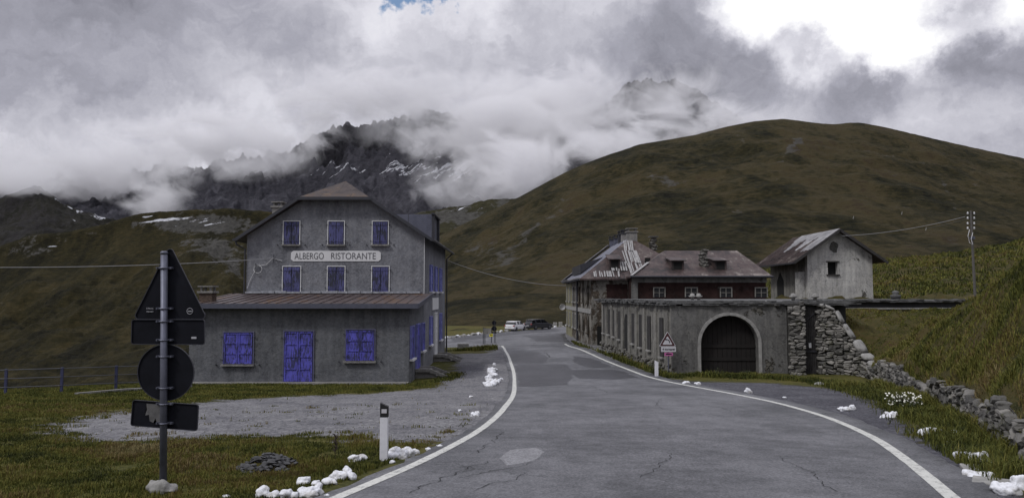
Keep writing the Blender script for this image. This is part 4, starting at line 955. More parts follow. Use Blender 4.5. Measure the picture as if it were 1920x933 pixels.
# ragged rubble foot and crumbling top of the side wall
mb = MB()
for k in range(90):
    s = random.uniform(0, Lw); o = random.uniform(0.0, 0.10); z = g1(*(lw(s, 0, 0)[:2])) + random.uniform(0.0, 0.45)
    p = lw(s, o, z); mb.rock(p, 0.16, 0.16, 0.12, Matrix.Rotation(math.atan2(wd.y, wd.x), 3, 'Z').to_4x4(), 0.2, sub=0)
part(mb, 'rubble_foot', M['stone'], ghouse)['kind'] = 'stuff'
# flat roof of stone slabs: solid deck plus ragged edge slabs
zr = P(0, 563.5, 38).z
mb = MB(); xr_w = 28.7
mb.prism([(gx0 - 0.12, Yg - 0.10, zr - 0.16), (17.2, Yg - 0.10, zr - 0.16), (17.2, 45.9, zr - 0.16), (xr_w, 46.1, zr - 0.16), (xr_w + 0.3, 57.8, zr - 0.16), (C1.x - 0.1, 57.8, zr - 0.16), (C1.x - 0.2, 53.8, zr - 0.16)], (0, 0, 0.12)); part(mb, 'roof', M['slabstone'], ghouse)
def edge_slabs(mb, p0, p1, nrm, zt, th=0.055, layers=3, big=0.55):
    p0, p1 = Vector(p0), Vector(p1); d = (p1 - p0); L = d.length; d.normalize(); nrm = Vector(nrm)
    for l in range(layers):
        s = 0
        while s < L:
            w_ = random.uniform(0.25, big); dp = random.uniform(0.25, 0.5); ov = random.uniform(-0.08, 0.13) + 0.03 * l
            if random.random() < 0.90:
                z = zt - l * (th + 0.012) - random.uniform(0, 0.02); c = p0 + d * (s + w_ / 2)
                Mx = Matrix.Translation((c.x, c.y, z)) @ Matrix(((d.x, nrm.x, 0, 0), (d.y, nrm.y, 0, 0), (0, 0, 1, 0), (0, 0, 0, 1))) @ Euler((random.uniform(-.05, .05), random.uniform(-.05, .05), random.uniform(-.1, .1))).to_matrix().to_4x4()
                mb.box(-w_ / 2, w_ / 2, -dp, ov, -th * random.uniform(.6, 1.1), 0, Mx)
            s += w_ * random.uniform(0.85, 1.0)
mb = MB(); edge_slabs(mb, (gx0 - 0.1, Yg - 0.02), (17.2, Yg - 0.02), (0, -1), zr + 0.02, layers=4)
edge_slabs(mb, (gx0 - 0.1, Yg), (C1.x - 0.15, 53.8), (wn.x, wn.y), zr + 0.02, layers=4)
edge_slabs(mb, (17.0, 46.0), (xr_w, 46.1), (0, -1), zr + 0.03, layers=3)
part(mb, 'eave_slabs', M['slabstone'], ghouse)
mb = MB(); mb.box(17.2, xr_w - 0.2, 46.3, 46.6, zr - 0.6, zr - 0.17); mb.box(16.6, 17.2, 38.6, 46.6, gz0, zr - 0.17); part(mb, 'retaining_beam', M['darkmetal'], ghouse)
mb = MB(); mb.box(17.3, xr_w - 1.0, 46.1, 46.29, zr - 0.60, zr - 0.50); part(mb, 'ledge', M['archstone'], ghouse)
# roof ventilators
for u, v, Y in ((1298, 549, 47), (1310, 549, 47), (1487, 552, 43), (1528, 552, 43)):
    p = P(u, v, Y); mb = MB(); mb.lathe(p.x, p.y, [(0.10, zr - 0.05), (0.10, zr + 0.12), (0.20, zr + 0.14), (0.24, zr + 0.22), (0.13, zr + 0.25), (0.15, zr + 0.33), (0.04, zr + 0.38)], 12)
    part(mb, 'ventilator', M['archstone'], ghouse, smooth=True)
mb = MB(); p = P(1679, 552, 52); mb.lathe(p.x, p.y, [(0.25, zr - 0.05), (0.33, zr + 0.15), (0.36, zr + 0.25), (0.16, zr + 0.32), (0.24, zr + 0.42), (0.20, zr + 0.52), (0.04, zr + 0.58)], 14); part(mb, 'ventilator', M['slabstone'], ghouse, smooth=True)
# ------------------------------------------------------------------ stone walls
def stones(mb, p0, p1, z0a, z0b, z1a, z1b, nrm, size=0.30, depth=0.16, courses=None):
    p0, p1 = Vector(p0), Vector(p1); d = p1 - p0; L = d.length; d.normalize()
    Mr = Matrix(((d.x, nrm[0], 0, 0), (d.y, nrm[1], 0, 0), (0, 0, 1, 0), (0, 0, 0, 1)))
    zlo, zhi = min(z0a, z0b), max(z1a, z1b); z = zlo
    while z < zhi:
        h = size * random.uniform(0.45, 0.95); s = random.uniform(-0.1, 0.05)
        while s < L:
            w_ = size * random.uniform(0.8, 2.4)
            if L < 1.5:
                w_ = min(w_, L - s + .04)
                if w_ < .09: break
            sc_ = min(max((s + w_ / 2) / L, 0), 1); a0 = z0a + (z0b - z0a) * sc_; a1 = z1a + (z1b - z1a) * sc_; zc = z + h / 2 + random.uniform(-0.25, 0.25) * h
            if a0 - 0.15 < zc < a1 + 0.02:
                c = p0 + d * (s + w_ / 2); mb.rock((c.x, c.y, zc), w_ * 0.52, depth * random.uniform(0.7, 1.25), h * 0.54, Mr @ Matrix.Rotation(random.uniform(-.3, .3), 4, 'Y'), 0.15, sub=1, sq=0.92)
            s += w_ * 0.97
        z += h * 0.95
def m_fieldstone(name='fieldstone', f_=1.0):
    m, t, b = mat(name); c = t.coord(); geo = t.new('ShaderNodeNewGeometry'); rp = geo.outputs['Random Per Island']
    n = t.noise(c, 6, 6, 0.7); k = t.math('ADD', t.math('MULTIPLY', n, 0.5), t.math('MULTIPLY', rp, 0.5))
    col = t.ramp(k, [(0.25, (0.06, 0.058, 0.054)), (0.42, (0.13, 0.125, 0.115)), (0.6, (0.22, 0.21, 0.195)), (0.85, (0.36, 0.34, 0.31))])
    col = t.mix(t.rng(t.noise(c, 2.2, 5, 0.7), 0.55, 0.68), col, (0.06, 0.06, 0.03))
    t.put(b.inputs['Base Color'], t.vmath('SCALE', col, scale=f_)); b.inputs['Roughness'].default_value = 0.95; bump(t, b, t.noise(c, 16, 5, 0.7), 0.6, 0.02); return m
M['field'] = m_fieldstone(f_=0.82); M['fielddark'] = m_fieldstone('shaded_fieldstone', 0.62)  # second copy dimmed for the low wall: its shadowed look is in the colour
px0, px1 = P(1477, 600, 37.9).x, P(1506, 600, 37.9).x
pier = MB(); stones(pier, (px0, 37.75), (px1, 37.75), gz0, gz0, zr - 0.12, zr - 0.12, (0, -1), 0.26, 0.12)
po = pier.build('stone_pier', M['field'], smooth=False)
po_ = MB(); po_.box(px0 + 0.02, px1 - 0.02, 37.72, 38.5, gz0, zr - 0.14); 
pe = empty('stone_pier', (px0, 37.8, gz0 + 0.5)); tag(pe, 'dry stone pier between the arched outbuilding and the narrow iron gate', 'stone pier')
def adopt(o, root, name):
    o.name = name; o.data.transform(Matrix.Translation(root.location).inverted()); o.parent = root
adopt(po, pe, 'stone_facing'); adopt(po_.build('core', M['mortar']), pe, 'core')
# narrow metal gate
gt = empty('iron_gate', (px1 + 0.1, 38.0, gz0 + 0.5)); tag(gt, 'tall narrow dark corrugated iron gate between the stone pier and rubble wall', 'gate')
gx2 = P(1529, 600, 38.1).x; mb = MB(); k = 0; xx = px1 + 0.02; zg1 = P(0, 574, 38.1).z
while xx < gx2:
    mb.box(xx, xx + 0.045, 38.05 + (k % 2) * 0.03, 38.09 + (k % 2) * 0.03, gz0 + 0.4, zg1); xx += 0.05; k += 1
adopt(mb.build('panel', M['shutterdark']), gt, 'panel')
mb = MB(); mb.bar((px1 + .03, 38.02, gz0 + 1.6), (gx2, 38.02, gz0 + 1.6), 0.04, 0.06); mb.bar((px1 + .03, 38.02, gz0 + 3.0), (gx2, 38.02, gz0 + 3.6), 0.03, 0.03); adopt(mb.build('crossbar', M['darkmetal']), gt, 'crossbar')
mb = MB(); q = P(1519, 647, 38.0); mb.box(q.x - 0.06, q.x + 0.06, 38.0, 38.03, q.z - 0.12, q.z + 0.12); adopt(mb.build('notice', M['white']), gt, 'notice')
# high rubble wall with sloping coping
hw_ = empty('rubble_wall', (16.2, 37.2, gz0 + 0.5)); tag(hw_, 'high rubble stone wall with pale sloping coping beside the iron gate', 'stone wall')
prof = [(1530, 573, 38.0), (1545, 571, 37.9), (1566, 582, 37.7), (1580, 606, 37.5), (1600, 636, 37.2), (1616, 662, 36.8), (1642, 690, 36.0)]
mb = MB(); core = MB(); cop = MB(); PP = [P(*q) for q in prof]
for i in range(len(PP) - 1):
    p, q = PP[i], PP[i + 1]; d = Vector((q.x - p.x, q.y - p.y)).normalized(); nr = (d.y, -d.x)
    gA, gB = g1(p.x, p.y) - 0.2, g1(q.x, q.y) - 0.2
    stones(mb, (p.x, p.y), (q.x, q.y), gA, gB, p.z - 0.08, q.z - 0.08, nr, 0.23, 0.15)
    core.prism([(p.x - nr[0] * .06, p.y - nr[1] * .06, gA), (q.x - nr[0] * .06, q.y - nr[1] * .06, gB), (q.x - nr[0] * .06, q.y - nr[1] * .06, q.z - .06), (p.x - nr[0] * .06, p.y - nr[1] * .06, p.z - .06)], (-nr[0] * .55, -nr[1] * .55, 0))
    L = (q - p).length; k = max(1, int(L / 0.5)); 
    for j in range(k):
        c = p.lerp(q, (j + .5) / k); dv = (q - p).normalized(); pitch = math.atan2(dv.z, math.hypot(dv.x, dv.y))
        Mr = Matrix.Rotation(math.atan2(d.y, d.x), 4, 'Z') @ Matrix.Rotation(-pitch, 4, 'Y')
        cop.rock((c.x - nr[0] * .2, c.y - nr[1] * .2, c.z), L / k * 0.52, 0.42, 0.09, Mr, 0.08, sub=1, sq=0.85)
adopt(mb.build('stone_facing', M['field']), hw_, 'stone_facing'); adopt(core.build('core', M['mortar']), hw_, 'core'); adopt(cop.build('coping', M['archstone'], smooth=True), hw_, 'coping')
# low retaining wall along the road
lwl = empty('retaining_wall', (13.5, 24.8, g1(13.5, 24.8))); tag(lwl, 'low dry stone retaining wall under the grass bank right of the road', 'stone wall')
mb = MB(); core = MB(); yv = [2.0, 5.0, 7.5, 9.5, 11, 12.6, 14.4, 16.2, 17.9, 20.4, 22.5, 24.8, 28.0, 32.0, 35.0, 36.2]
for i in range(len(yv) - 1):
    a_, b2 = Vector((float(xw(yv[i])) - .12, yv[i])), Vector((float(xw(yv[i + 1])) - .12, yv[i + 1])); d = (b2 - a_).normalized(); nr = (-d.y, d.x)
    za, zb2 = b1(a_.x + .12, a_.y) - .12, b1(b2.x + .12, b2.y) - .12; ga, gb = g1(a_.x, a_.y) - 0.15, g1(b2.x, b2.y) - 0.15
    if yv[i] < 1: continue
    stones(mb, a_, b2, ga, gb, za - 0.02, zb2 - 0.02, nr, 0.22 if yv[i] < 20 else 0.28, 0.15)
    core.prism([(a_.x - nr[0] * .05, a_.y - nr[1] * .05, ga), (b2.x - nr[0] * .05, b2.y - nr[1] * .05, gb), (b2.x - nr[0] * .05, b2.y - nr[1] * .05, zb2 - .04), (a_.x - nr[0] * .05, a_.y - nr[1] * .05, za - .04)], (-nr[0] * .3, -nr[1] * .3, 0))
adopt(mb.build('stone_facing', M['fielddark']), lwl, 'stone_facing'); adopt(core.build('core', M['mortar']), lwl, 'core')

# ------------------------------------------------------------------ long ruined house behind (side wing) and red wing
M['peel'] = m_plaster('peeled_house_wall', (0.19, 0.18, 0.162), 0.5, 6, patch=0.50, patch_col=(0.085, 0.070, 0.055), streak=1.0)
M['yellow'] = m_plaster('yellow_render', (0.20, 0.19, 0.125), 0.3, 6)
M['redwall'] = m_plaster('dark_red_render', (0.026, 0.014, 0.013), 0.9, 6, patch=0.62, patch_col=(0.05, 0.045, 0.04))
M['rustred'] = m_roof('red_brown_sheet', [(0.014, 0.011, 0.011), (0.032, 0.021, 0.020), (0.060, 0.038, 0.036), (0.075, 0.058, 0.052), (0.19, 0.16, 0.145)], 1.0, (0.75, 0.75, 0.55))
M['lath'] = m_simple('bleached_laths', (0.27, 0.265, 0.265), 0.85, var=0.35, scale=5)
M['palesheet'] = m_roof('pale_sheet', [(0.10, 0.095, 0.10), (0.22, 0.215, 0.22), (0.33, 0.325, 0.33)], 1.2, (0.8, 0.8, 0.8), 0.55)
def room(name, loc, label, cat): o = empty(name, loc); tag(o, label, cat); return o
def dpart(mb, name, m, root, **kw): o = mb.build(name, m, **kw); adopt(o, root, name); return o
def sub(mb, name, m, prt, **kw):
    o = mb.build(name, m, **kw); o.data.transform(Matrix.Translation(prt.parent.location).inverted()); o.parent = prt; return o
bh = room('ruined_house', (6.35, 60, g1(6.35, 60)), 'tall derelict house with yellow end, peeling walls and half stripped hipped roof', 'house')
zb_ = -5.2; ez = 1.19
mb = MB(); mb.prism([(6.35, 60, zb_), (14.9, 60, zb_), (14.9, 80, zb_), (5.82, 80, zb_)], (0, 0, ez - 0.03 - zb_)); dpart(mb, 'wall', M['peel'], bh)
bx = lambda y: 6.35 - (y - 60) * 0.0265
mb = MB(); mb.prism([(bx(74.3) - .04, 74.3, zb_), (bx(80) - .04, 80, zb_), (bx(80) - .04, 80, ez - .2), (bx(74.3) - .04, 74.3, ez - .2)], (0.037, 0, 0)); dpart(mb, 'yellow_wall', M['yellow'], bh)
mb = MB(); mb.prism([(bx(60) - .08, 60, -1.62), (bx(80) - .08, 80, -1.62), (bx(80) - .08, 80, -1.26), (bx(60) - .08, 60, -1.26)], (0.077, 0, 0)); dpart(mb, 'string_course', M['archstone'], bh)
for y, w_ in ((61.6, .9), (64.6, .9), (67.8, .5), (70.3, .9), (72.6, .8), (75.6, .9), (78.3, .9)):
    for z0, z1 in ((-0.75, 0.55), (-3.2, -1.95)):
        x = bx(y); mb = MB(); mb.box(x - 0.055, x - 0.045, y, y + w_, z0, z1); wp = dpart(mb, 'window', M['hole'] if y < 74 else M['shutterdark'], bh)
        mb = MB(); 
        mb.box(x - .11, x - .056, y - .1, y, z0, z1 + .1); mb.box(x - .11, x - .056, y + w_, y + w_ + .1, z0, z1 + .1); mb.box(x - .11, x - .056, y, y + w_, z1, z1 + .1)
        mb.box(x - .2, x - .056, y - .15, y + w_ + .15, z0 - .13, z0 - .003); sub(mb, 'frame', M['archstone'] if y > 69 else M['peel'], wp)
mb = MB(); mb.tube([(bx(68.9) - .12, 68.9, ez), (bx(68.9) - .12, 68.9, -4.6)], 0.09); dpart(mb, 'downpipe', M['darkmetal'], bh)
mb = MB(); mb.box(6.8, 7.7, 59.96, 59.99, -4.6, -2.6); dpart(mb, 'door', M['hole'], bh)
mb = MB(); mb.box(7.6, 9.25, 59.955, 59.985, -0.55, 0.75); dpart(mb, 'red_plaster', M['redwall'], bh)
# roof
e = [(5.4, 59.5, ez), (15.4, 59.5, ez), (15.4, 80.5, ez), (5.4, 80.5, ez)]; r0, r1 = (10.2, 64.5, 4.84), (10.2, 76, 4.84)
mb = MB(); dn = (0, 0, -0.12); mb.prism([e[0], e[1], r0], dn); mb.prism([e[1], e[2], r1, r0], dn); dpart(mb, 'roof', M['rustred'], bh)
mb = MB(); mb.prism([e[2], e[3], r1], dn); dpart(mb, 'roof_end', M['rustred'], bh)
mb = MB(); mb.prism([e[3], e[0], r0, r1], dn); dpart(mb, 'roof_side', M['bluesheet'], bh)
mb = MB(); mb.bar((5.37, 59.6, ez + .05), (5.37, 80.5, ez + .05), 0.14, 0.10); mb.bar((5.5, 79.8, ez + .2), (9.9, 76.2, 4.9), 0.5, 0.06); mb.bar((5.45, 72, ez + .12), (5.45, 80.3, ez + .12), 0.45, 0.04); dpart(mb, 'pale_edge', M['palesheet'], bh)
fz = lambda y: ez + (y - 59.5) * (4.84 - ez) / 5.0
mb = MB()
def laths(x0, x1, ya, yb_, gap=0.22, tilt=0.0):
    x = x0
    while x < x1:
        if random.random() < 0.92: mb.bar((x, ya + random.uniform(-.15, .15), fz(ya) + 0.07), (x + tilt + random.uniform(-.03, .03), yb_ + random.uniform(-.2, .2), fz(yb_) + 0.07), random.uniform(.07, .16), 0.04)
        x += gap * random.uniform(0.6, 1.1)
laths(6.6, 8.6, 59.6, 60.25); laths(8.1, 9.3, 60.3, 61.3); laths(9.6, 11.2, 59.6, 61.2, 0.2, -.15); laths(9.4, 10.6, 61.2, 62.7, 0.2, -.1); laths(9.5, 10.2, 62.7, 64.0, 0.22, 0.1)
dpart(mb, 'laths', M['lath'], bh)
def shed_dormer(root, x, y0, w_, zA, zB, planez, slope_y, m=M['rustred']):
    mb = MB(); yb2 = y0 + (zB - zA) / slope_y + 0.4; zt2 = planez(yb2) + 0.05
    mb.prism([(x - w_ / 2, y0, zA), (x - w_ / 2, y0, zB), (x - w_ / 2, yb2, max(zt2, zB + .02)), (x - w_ / 2, yb2, zA)], (w_, 0, 0)); dp = dpart(mb, 'dormer', m, root)
    mb = MB(); mb.box(x - w_ * .34, x + w_ * .34, y0 - 0.02, y0 - 0.004, zA + .12, zB - .08); sub(mb, 'opening', M['hole'], dp)
    mb = MB(); mb.bar((x, y0 - 0.25, zB + 0.02), (x, yb2, max(zt2, zB + .02) + 0.05), w_ + .3, 0.05); sub(mb, 'dormer_roof', m, dp)
shed_dormer(bh, 8.35, 60.6, 0.85, fz(60.6) - .1, fz(60.6) + 0.75, fz, .73)
mb = MB(); mb.box(10.9, 11.35, 61.2, 61.23, fz(61.2) + .05, fz(61.2) + .5); dpart(mb, 'hatch', M['hole'], bh)
mb = MB(); mb.prism([(6.0, 65.5, 1.75), (6.0, 65.5, 2.55), (8.0, 65.5, 3.2)], (0, 9.0, 0)); dpart(mb, 'long_dormer', M['darkmetal'], bh)
for y, m, w_, zt in ((76.3, M['bluesheet'], .42, 5.62), (73.0, M['bluesheet'], .40, 5.5), (69.6, M['darkmetal'], .55, 5.6), (67.6, M['concrete'], .55, 5.55)): chimney(bh, 10.2, y, w_, w_, 4.3, zt, m, M['darkmetal'])
chimney(bh, 10.35, 64.4, 0.85, 0.7, 3.8, 5.42, M['concrete'])
mb = MB(); 
for k in range(26): mb.rock((12.9 + random.uniform(-.14, .14), 68 + random.uniform(-.1, .1), 3.0 + k * 0.08), .30, .26, .12, None, .15, sub=0, sq=.85)
sc_ = dpart(mb, 'chimney', M['stone'], bh); mb = MB(); mb.box(12.5, 13.3, 67.6, 68.4, 5.12, 5.2); sub(mb, 'cap', M['slabstone'], sc_)
dsh = MB(); pd = P(1054, 575, 79); 
dsh.lathe(0, 0, [(0.02, 0), (0.16, 0.02), (0.28, 0.07), (0.33, 0.12), (0.325, 0.135), (0.27, 0.09), (0.15, 0.04), (0.02, 0.02)], 16)
do = dsh.build('satellite_dish', M['white'], smooth=True); do.data.transform(Matrix.Translation((pd.x, pd.y, pd.z)) @ Matrix.Rotation(R(95), 4, 'X') @ Matrix.Rotation(R(15), 4, 'Y')); adopt(do, bh, 'satellite_dish')
mb = MB(); mb.bar((pd.x, pd.y, pd.z), (bx(79) - .04, 79.2, pd.z - .2), 0.05, 0.05); dpart(mb, 'dish_arm', M['darkmetal'], bh)

rh = room('red_wing', (9.3, 58, g1(9.3, 58)), 'low dark red wing with rusty hipped roof, two dormers and stone chimney', 'house')
cz = 1.33
mb = MB(); mb.box(9.32, 19.7, 58, 59.98, zb_, cz - .02); mb.box(14.92, 19.7, 59.98, 66, zb_, cz - .02); dpart(mb, 'wall', M['redwall'], rh)
mb = MB(); mb.box(9.3, 19.75, 57.93, 57.997, 0.85, 1.28); dpart(mb, 'cornice', M['ruin'], rh)
mb = MB(); mb.box(9.25, 9.75, 57.9, 57.996, zb_, .84); dpart(mb, 'quoin', M['ruin'], rh)
ce = [(9.1, 57.5, cz), (20.1, 57.5, cz), (20.1, 66.5, cz), (9.1, 66.5, cz)]; c0, c1 = (12.7, 62, 3.56), (18.7, 62, 3.56)
mb = MB(); mb.prism([ce[0], ce[1], c1, c0], dn); mb.prism([ce[1], ce[2], c1], dn); mb.prism([ce[3], ce[0], c0], dn); mb.prism([ce[2], ce[3], c0, c1], dn)
bmesh.ops.remove_doubles(mb.bm, verts=mb.bm.verts[:], dist=0.001); dpart(mb, 'roof', M['rustred'], rh)
mb = MB(); mb.tube([(9.1, 57.42, cz - .03), (20.1, 57.42, cz - .03)], 0.08, 6); dpart(mb, 'gutter', M['darkmetal'], rh)
mb = MB(); mb.bar((9.2, 57.5, cz + .07), (10.9, 59.7, cz + .07 + 2.2 * .4956), 0.22, 0.05); dpart(mb, 'hip_cap', M['lath'], rh)
cfz = lambda y: cz + (y - 57.5) * (3.56 - cz) / 4.5
for x in (13.0, 16.35): shed_dormer(rh, x, 58.5, 0.95, cfz(58.5) - .05, cfz(58.5) + .72, cfz, .49)
mb = MB()
for k in range(46): mb.rock((15.25 + random.uniform(-.2, .2), 59.3 + random.uniform(-.15, .15), 1.9 + k * 0.034), .26, .24, .12, None, .15, sub=0, sq=.85)
dpart(mb, 'chimney', M['stone'], rh)
for u, w_ in ((1236, .80), (1296, .85), (1361, .80), (1427, .85)):
    p = P(u, 547, 58); x = p.x; z0, z1 = -0.28, 0.42
    mb = MB(); mb.box(x - w_ / 2, x + w_ / 2, 57.985, 57.996, z0, z1); wp = dpart(mb, 'window', M['glass'], rh)
    mb = MB(); fy0, fy1 = 57.92, 57.984
    mb.box(x - w_ / 2 - .08, x - w_ / 2, fy0, fy1, z0, z1 + .08); mb.box(x + w_ / 2, x + w_ / 2 + .08, fy0, fy1, z0, z1 + .08); mb.box(x - w_ / 2, x + w_ / 2, fy0, fy1, z1, z1 + .08)
    mb.box(x - .025, x + .025, fy0 + .01, fy1, z0, z1); mb.box(x - w_ / 2, x - .03, fy0 + .01, fy1, z0 + .33, z0 + .37); mb.box(x + .03, x + w_ / 2, fy0 + .01, fy1, z0 + .33, z0 + .37); sub(mb, 'frame', M['ruinlt'], wp)

# ------------------------------------------------------------------ white gabled house
M['pale'] = m_plaster('pale_worn_render', (0.36, 0.355, 0.345), 0.45, 6, patch=0.64, patch_col=(0.10, 0.095, 0.085), streak=0.9)
wh = room('gabled_house', (26.3, 60, -0.4), 'small pale gabled house with worn plaster and partly pale corrugated roof', 'house')
hx0, hx1, hy0, hy1 = 23.75, 28.97, 60.0, 68.6; hz0 = -2.0; ap = 26.15; ape = 5.15; ez_l = 2.55
wx0, wx1, wz0, wz1 = P(1554.5, 600, 60).x, P(1573.5, 600, 60).x, P(0, 514, 60).z, P(0, 491, 60).z
hs = (ape - ez_l) / (29.85 - ap); wtop = lambda x: ape - hs * abs(x - ap) - 0.10
mb = MB()
for (x0, x1, z0, fz1) in ((hx0, wx0, hz0, None), (wx1, hx1, hz0, None)):
    pts = [(x0, hy0, z0), (x1, hy0, z0), (x1, hy0, wtop(x1)), ] + ([(ap, hy0, wtop(ap))] if x0 < ap < x1 else []) + [(x0, hy0, wtop(x0))]
    mb.prism(pts, (0, .5, 0))
mb.box(wx0, wx1, hy0, hy0 + .5, hz0, wz0); mb.prism([(wx0, hy0, wz1), (wx1, hy0, wz1), (wx1, hy0, wtop(wx1)), (ap, hy0, wtop(ap)), (wx0, hy0, wtop(wx0))] if wx0 < ap < wx1 else [(wx0, hy0, wz1), (wx1, hy0, wz1), (wx1, hy0, wtop(wx1)), (wx0, hy0, wtop(wx0))], (0, .5, 0))
bmesh.ops.remove_doubles(mb.bm, verts=mb.bm.verts[:], dist=0.001); dpart(mb, 'gable_wall', M['pale'], wh)
mb = MB(); mb.box(hx0, hx0 + .4, hy0 + .5, hy1, hz0, wtop(hx0) ); dpart(mb, 'side_wall', M['ruinlt'], wh)
mb = MB(); mb.box(hx1 - .4, hx1, hy0 + .5, hy1, hz0, wtop(hx1)); dpart(mb, 'side_wall', M['pale'], wh)
mb = MB(); mb.prism([(hx0 + .4, hy1, hz0), (hx1 - .4, hy1, hz0), (hx1 - .4, hy1, wtop(hx1 - .4)), (ap, hy1, wtop(ap)), (hx0 + .4, hy1, wtop(hx0 + .4))], (0, -.4, 0)); dpart(mb, 'rear_wall', M['pale'], wh)
mb = MB(); mb.box(hx0 - .45, hx0 - .002, 60.6, 61.5, hz0, 1.75); dpart(mb, 'buttress', M['pale'], wh)
mb = MB(); mb.prism([(hx0 - .03, 65.3, -.6), (hx0 - .03, 66.9, -.6), (hx0 - .03, 66.9, 1.1), (hx0 - .03, 66.1, 1.9), (hx0 - .03, 65.3, 1.1)], (.02, 0, 0)); dpart(mb, 'pointed_doorway', M['hole'], wh)
mb = MB(); mb.box(wx0 - .12, wx1 + .12, hy0 - .08, hy0 - .003, wz1, wz1 + .08); dpart(mb, 'window_lintel', M['shutterdark'], wh); mb = MB(); mb.box(wx0 - .12, wx1 + .12, hy0 - .12, hy0 - .003, wz0 - .1, wz0); dpart(mb, 'window_sill', M['shutterdark'], wh)
mb = MB(); mb.box(wx0, wx1, hy0 + .45, hy0 + .47, wz0, wz1); dpart(mb, 'window', M['hole'], wh)
mb = MB(); mb.rock((25.9, hy0 - .0, P(0, 463, 60).z), .42, .02, .36, None, .25, sub=1); dpart(mb, 'plaster_hole', M['field'], wh)
ry0, ry1 = 59.3, 69.2
for s, nm in ((-1, 'roof'), (1, 'roof')):
    xe_ = ap + s * (29.85 - ap); mb = MB(); mb.prism([(xe_, ry0, ez_l), (xe_, ry1, ez_l), (ap, ry1, ape), (ap, ry0, ape)], (0, 0, -.09))
    y = ry0 + 0.15
    while y < ry1: mb.bar((xe_, y, ez_l + .02), (ap + s * .04, y, ape + .02 - hs * .04), 0.06, 0.05); y += 0.30
    rf_ = dpart(mb, nm, M['rustred'], wh)
    if s == -1:
        mb = MB()
        for k in range(26):
            y = ry0 + 0.12 + k * .30; f = 0.32 + 0.16 * (k > 6) - 0.25 * (k > 15) + random.uniform(-.05, .05); f = max(f, 0.0) if k < 24 else .7
            xa = ap + (xe_ - ap) * (0.98 - f * 1.0) if k < 7 else ap + (xe_ - ap) * (0.42 + 0.2 * math.sin(k * .7))
            za = ape - hs * (ap - xa); mb.bar((xa, y, za + .055), (ap - .04, y, ape + .02), 0.27, 0.025)
        dpart(mb, 'pale_sheets', M['palesheet'], wh)
mb = MB()
for s in (-1, 1): mb.bar((ap, ry0 - .02, ape - .10), (ap + s * (29.9 - ap), ry0 - .02, ez_l - .12), 0.05, 0.20)
dpart(mb, 'bargeboard', M['shutterdark'], wh)
mb = MB(); mb.box(ap - (29.85 - ap) - .02, ap - (29.85 - ap) + .08, ry0, ry1, ez_l - .18, ez_l - .07); dpart(mb, 'gutter', M['darkmetal'], wh)

# ------------------------------------------------------------------ road signs
M['signback'] = m_simple('dark_sign_back', (0.0075, 0.008, 0.012), 0.75, 0.0, var=0.35, scale=4, bs=0.1, spec=0.12)
M['galv'] = m_simple('galvanised_pole', (0.105, 0.110, 0.145), 0.5, 0.5, var=0.2, scale=8)
M['sticker'] = m_simple('sticker', (0.33, 0.33, 0.36), 0.7, bs=0)
M['torn'] = m_simple('torn_poster', (0.10, 0.098, 0.10), 0.85, var=0.3, scale=14, bs=0)
base = hit(307, 921); Ys = base.y
sp = room('road_sign', tuple(base), 'tall pole with dark backs of a triangular, a round and two rectangular road signs', 'road sign')
K = Ys / F
def S(u, v, dy=0.0): p = P(u, v, Ys); return Vector((p.x, Ys + dy, p.z))
mb = MB(); t_, b0 = S(308, 474), Vector((S(307, 921).x, Ys, base.z - .3)); mb.tube([b0, t_], 0.044, 16); dpart(mb, 'pole', M['galv'], sp, smooth=True)
mb = MB(); mb.lathe(t_.x, Ys, [(0.047, t_.z - .02), (0.047, t_.z + .012), (0.03, t_.z + .025)], 14); dpart(mb, 'pole_cap', M['galv'], sp, smooth=True)
def rounded(pts, r, n=5):
    out = []; N = len(pts)
    for i in range(N):
        a, b_, c_ = Vector(pts[i - 1]), Vector(pts[i]), Vector(pts[(i + 1) % N]); d1 = (a - b_).normalized(); d2 = (c_ - b_).normalized()
        ang = d1.angle(d2); L = r / math.tan(ang / 2); p1, p2 = b_ + d1 * L, b_ + d2 * L
        cen_ = b_ + (d1 + d2).normalized() * (r / math.sin(ang / 2))
        for k in range(n + 1):
            q = (p1.lerp(p2, k / n) - cen_).normalized() * r + cen_; out.append(q)
    return out
def plate(px, name, m, dy=0.052, th=0.012, r=0.03, flange=True):
    pts = rounded([S(*q) for q in px], r); pts = [(p.x, Ys + dy, p.z) for p in pts]
    mb = MB(); mb.prism(pts, (0, th, 0)); o = dpart(mb, name, m, sp)
    if flange:
        mb = MB(); n = len(pts)
        for i in range(n): mb.bar(Vector(pts[i]) + Vector((0, -.008, 0)), Vector(pts[(i + 1) % n]) + Vector((0, -.008, 0)), 0.008, 0.016, (0, 1, 0))
        sub(mb, 'rim', M['signback2'], o)
    return o
M['signback2'] = m_simple('sign_rim', (0.035, 0.036, 0.048), 0.5, 0.3, bs=0)
tri = plate([(246.5, 598), (386, 598), (316, 458)], 'triangular_sign', M['signback'], r=0.045)
r1_ = plate([(244, 599), (381, 599), (381, 646), (243, 645)], 'upper_panel', M['signback'])
cpx = [(308 + 53 * math.cos(a), 698.5 + 53 * math.sin(a)) for a in np.linspace(0, 2 * math.pi, 41)[:-1]]
dsc = plate(cpx, 'round_sign', M['signback'], r=0.002)
r2_ = plate([(246, 750), (369.5, 759), (367, 808), (242, 798)], 'lower_panel', M['signback'])
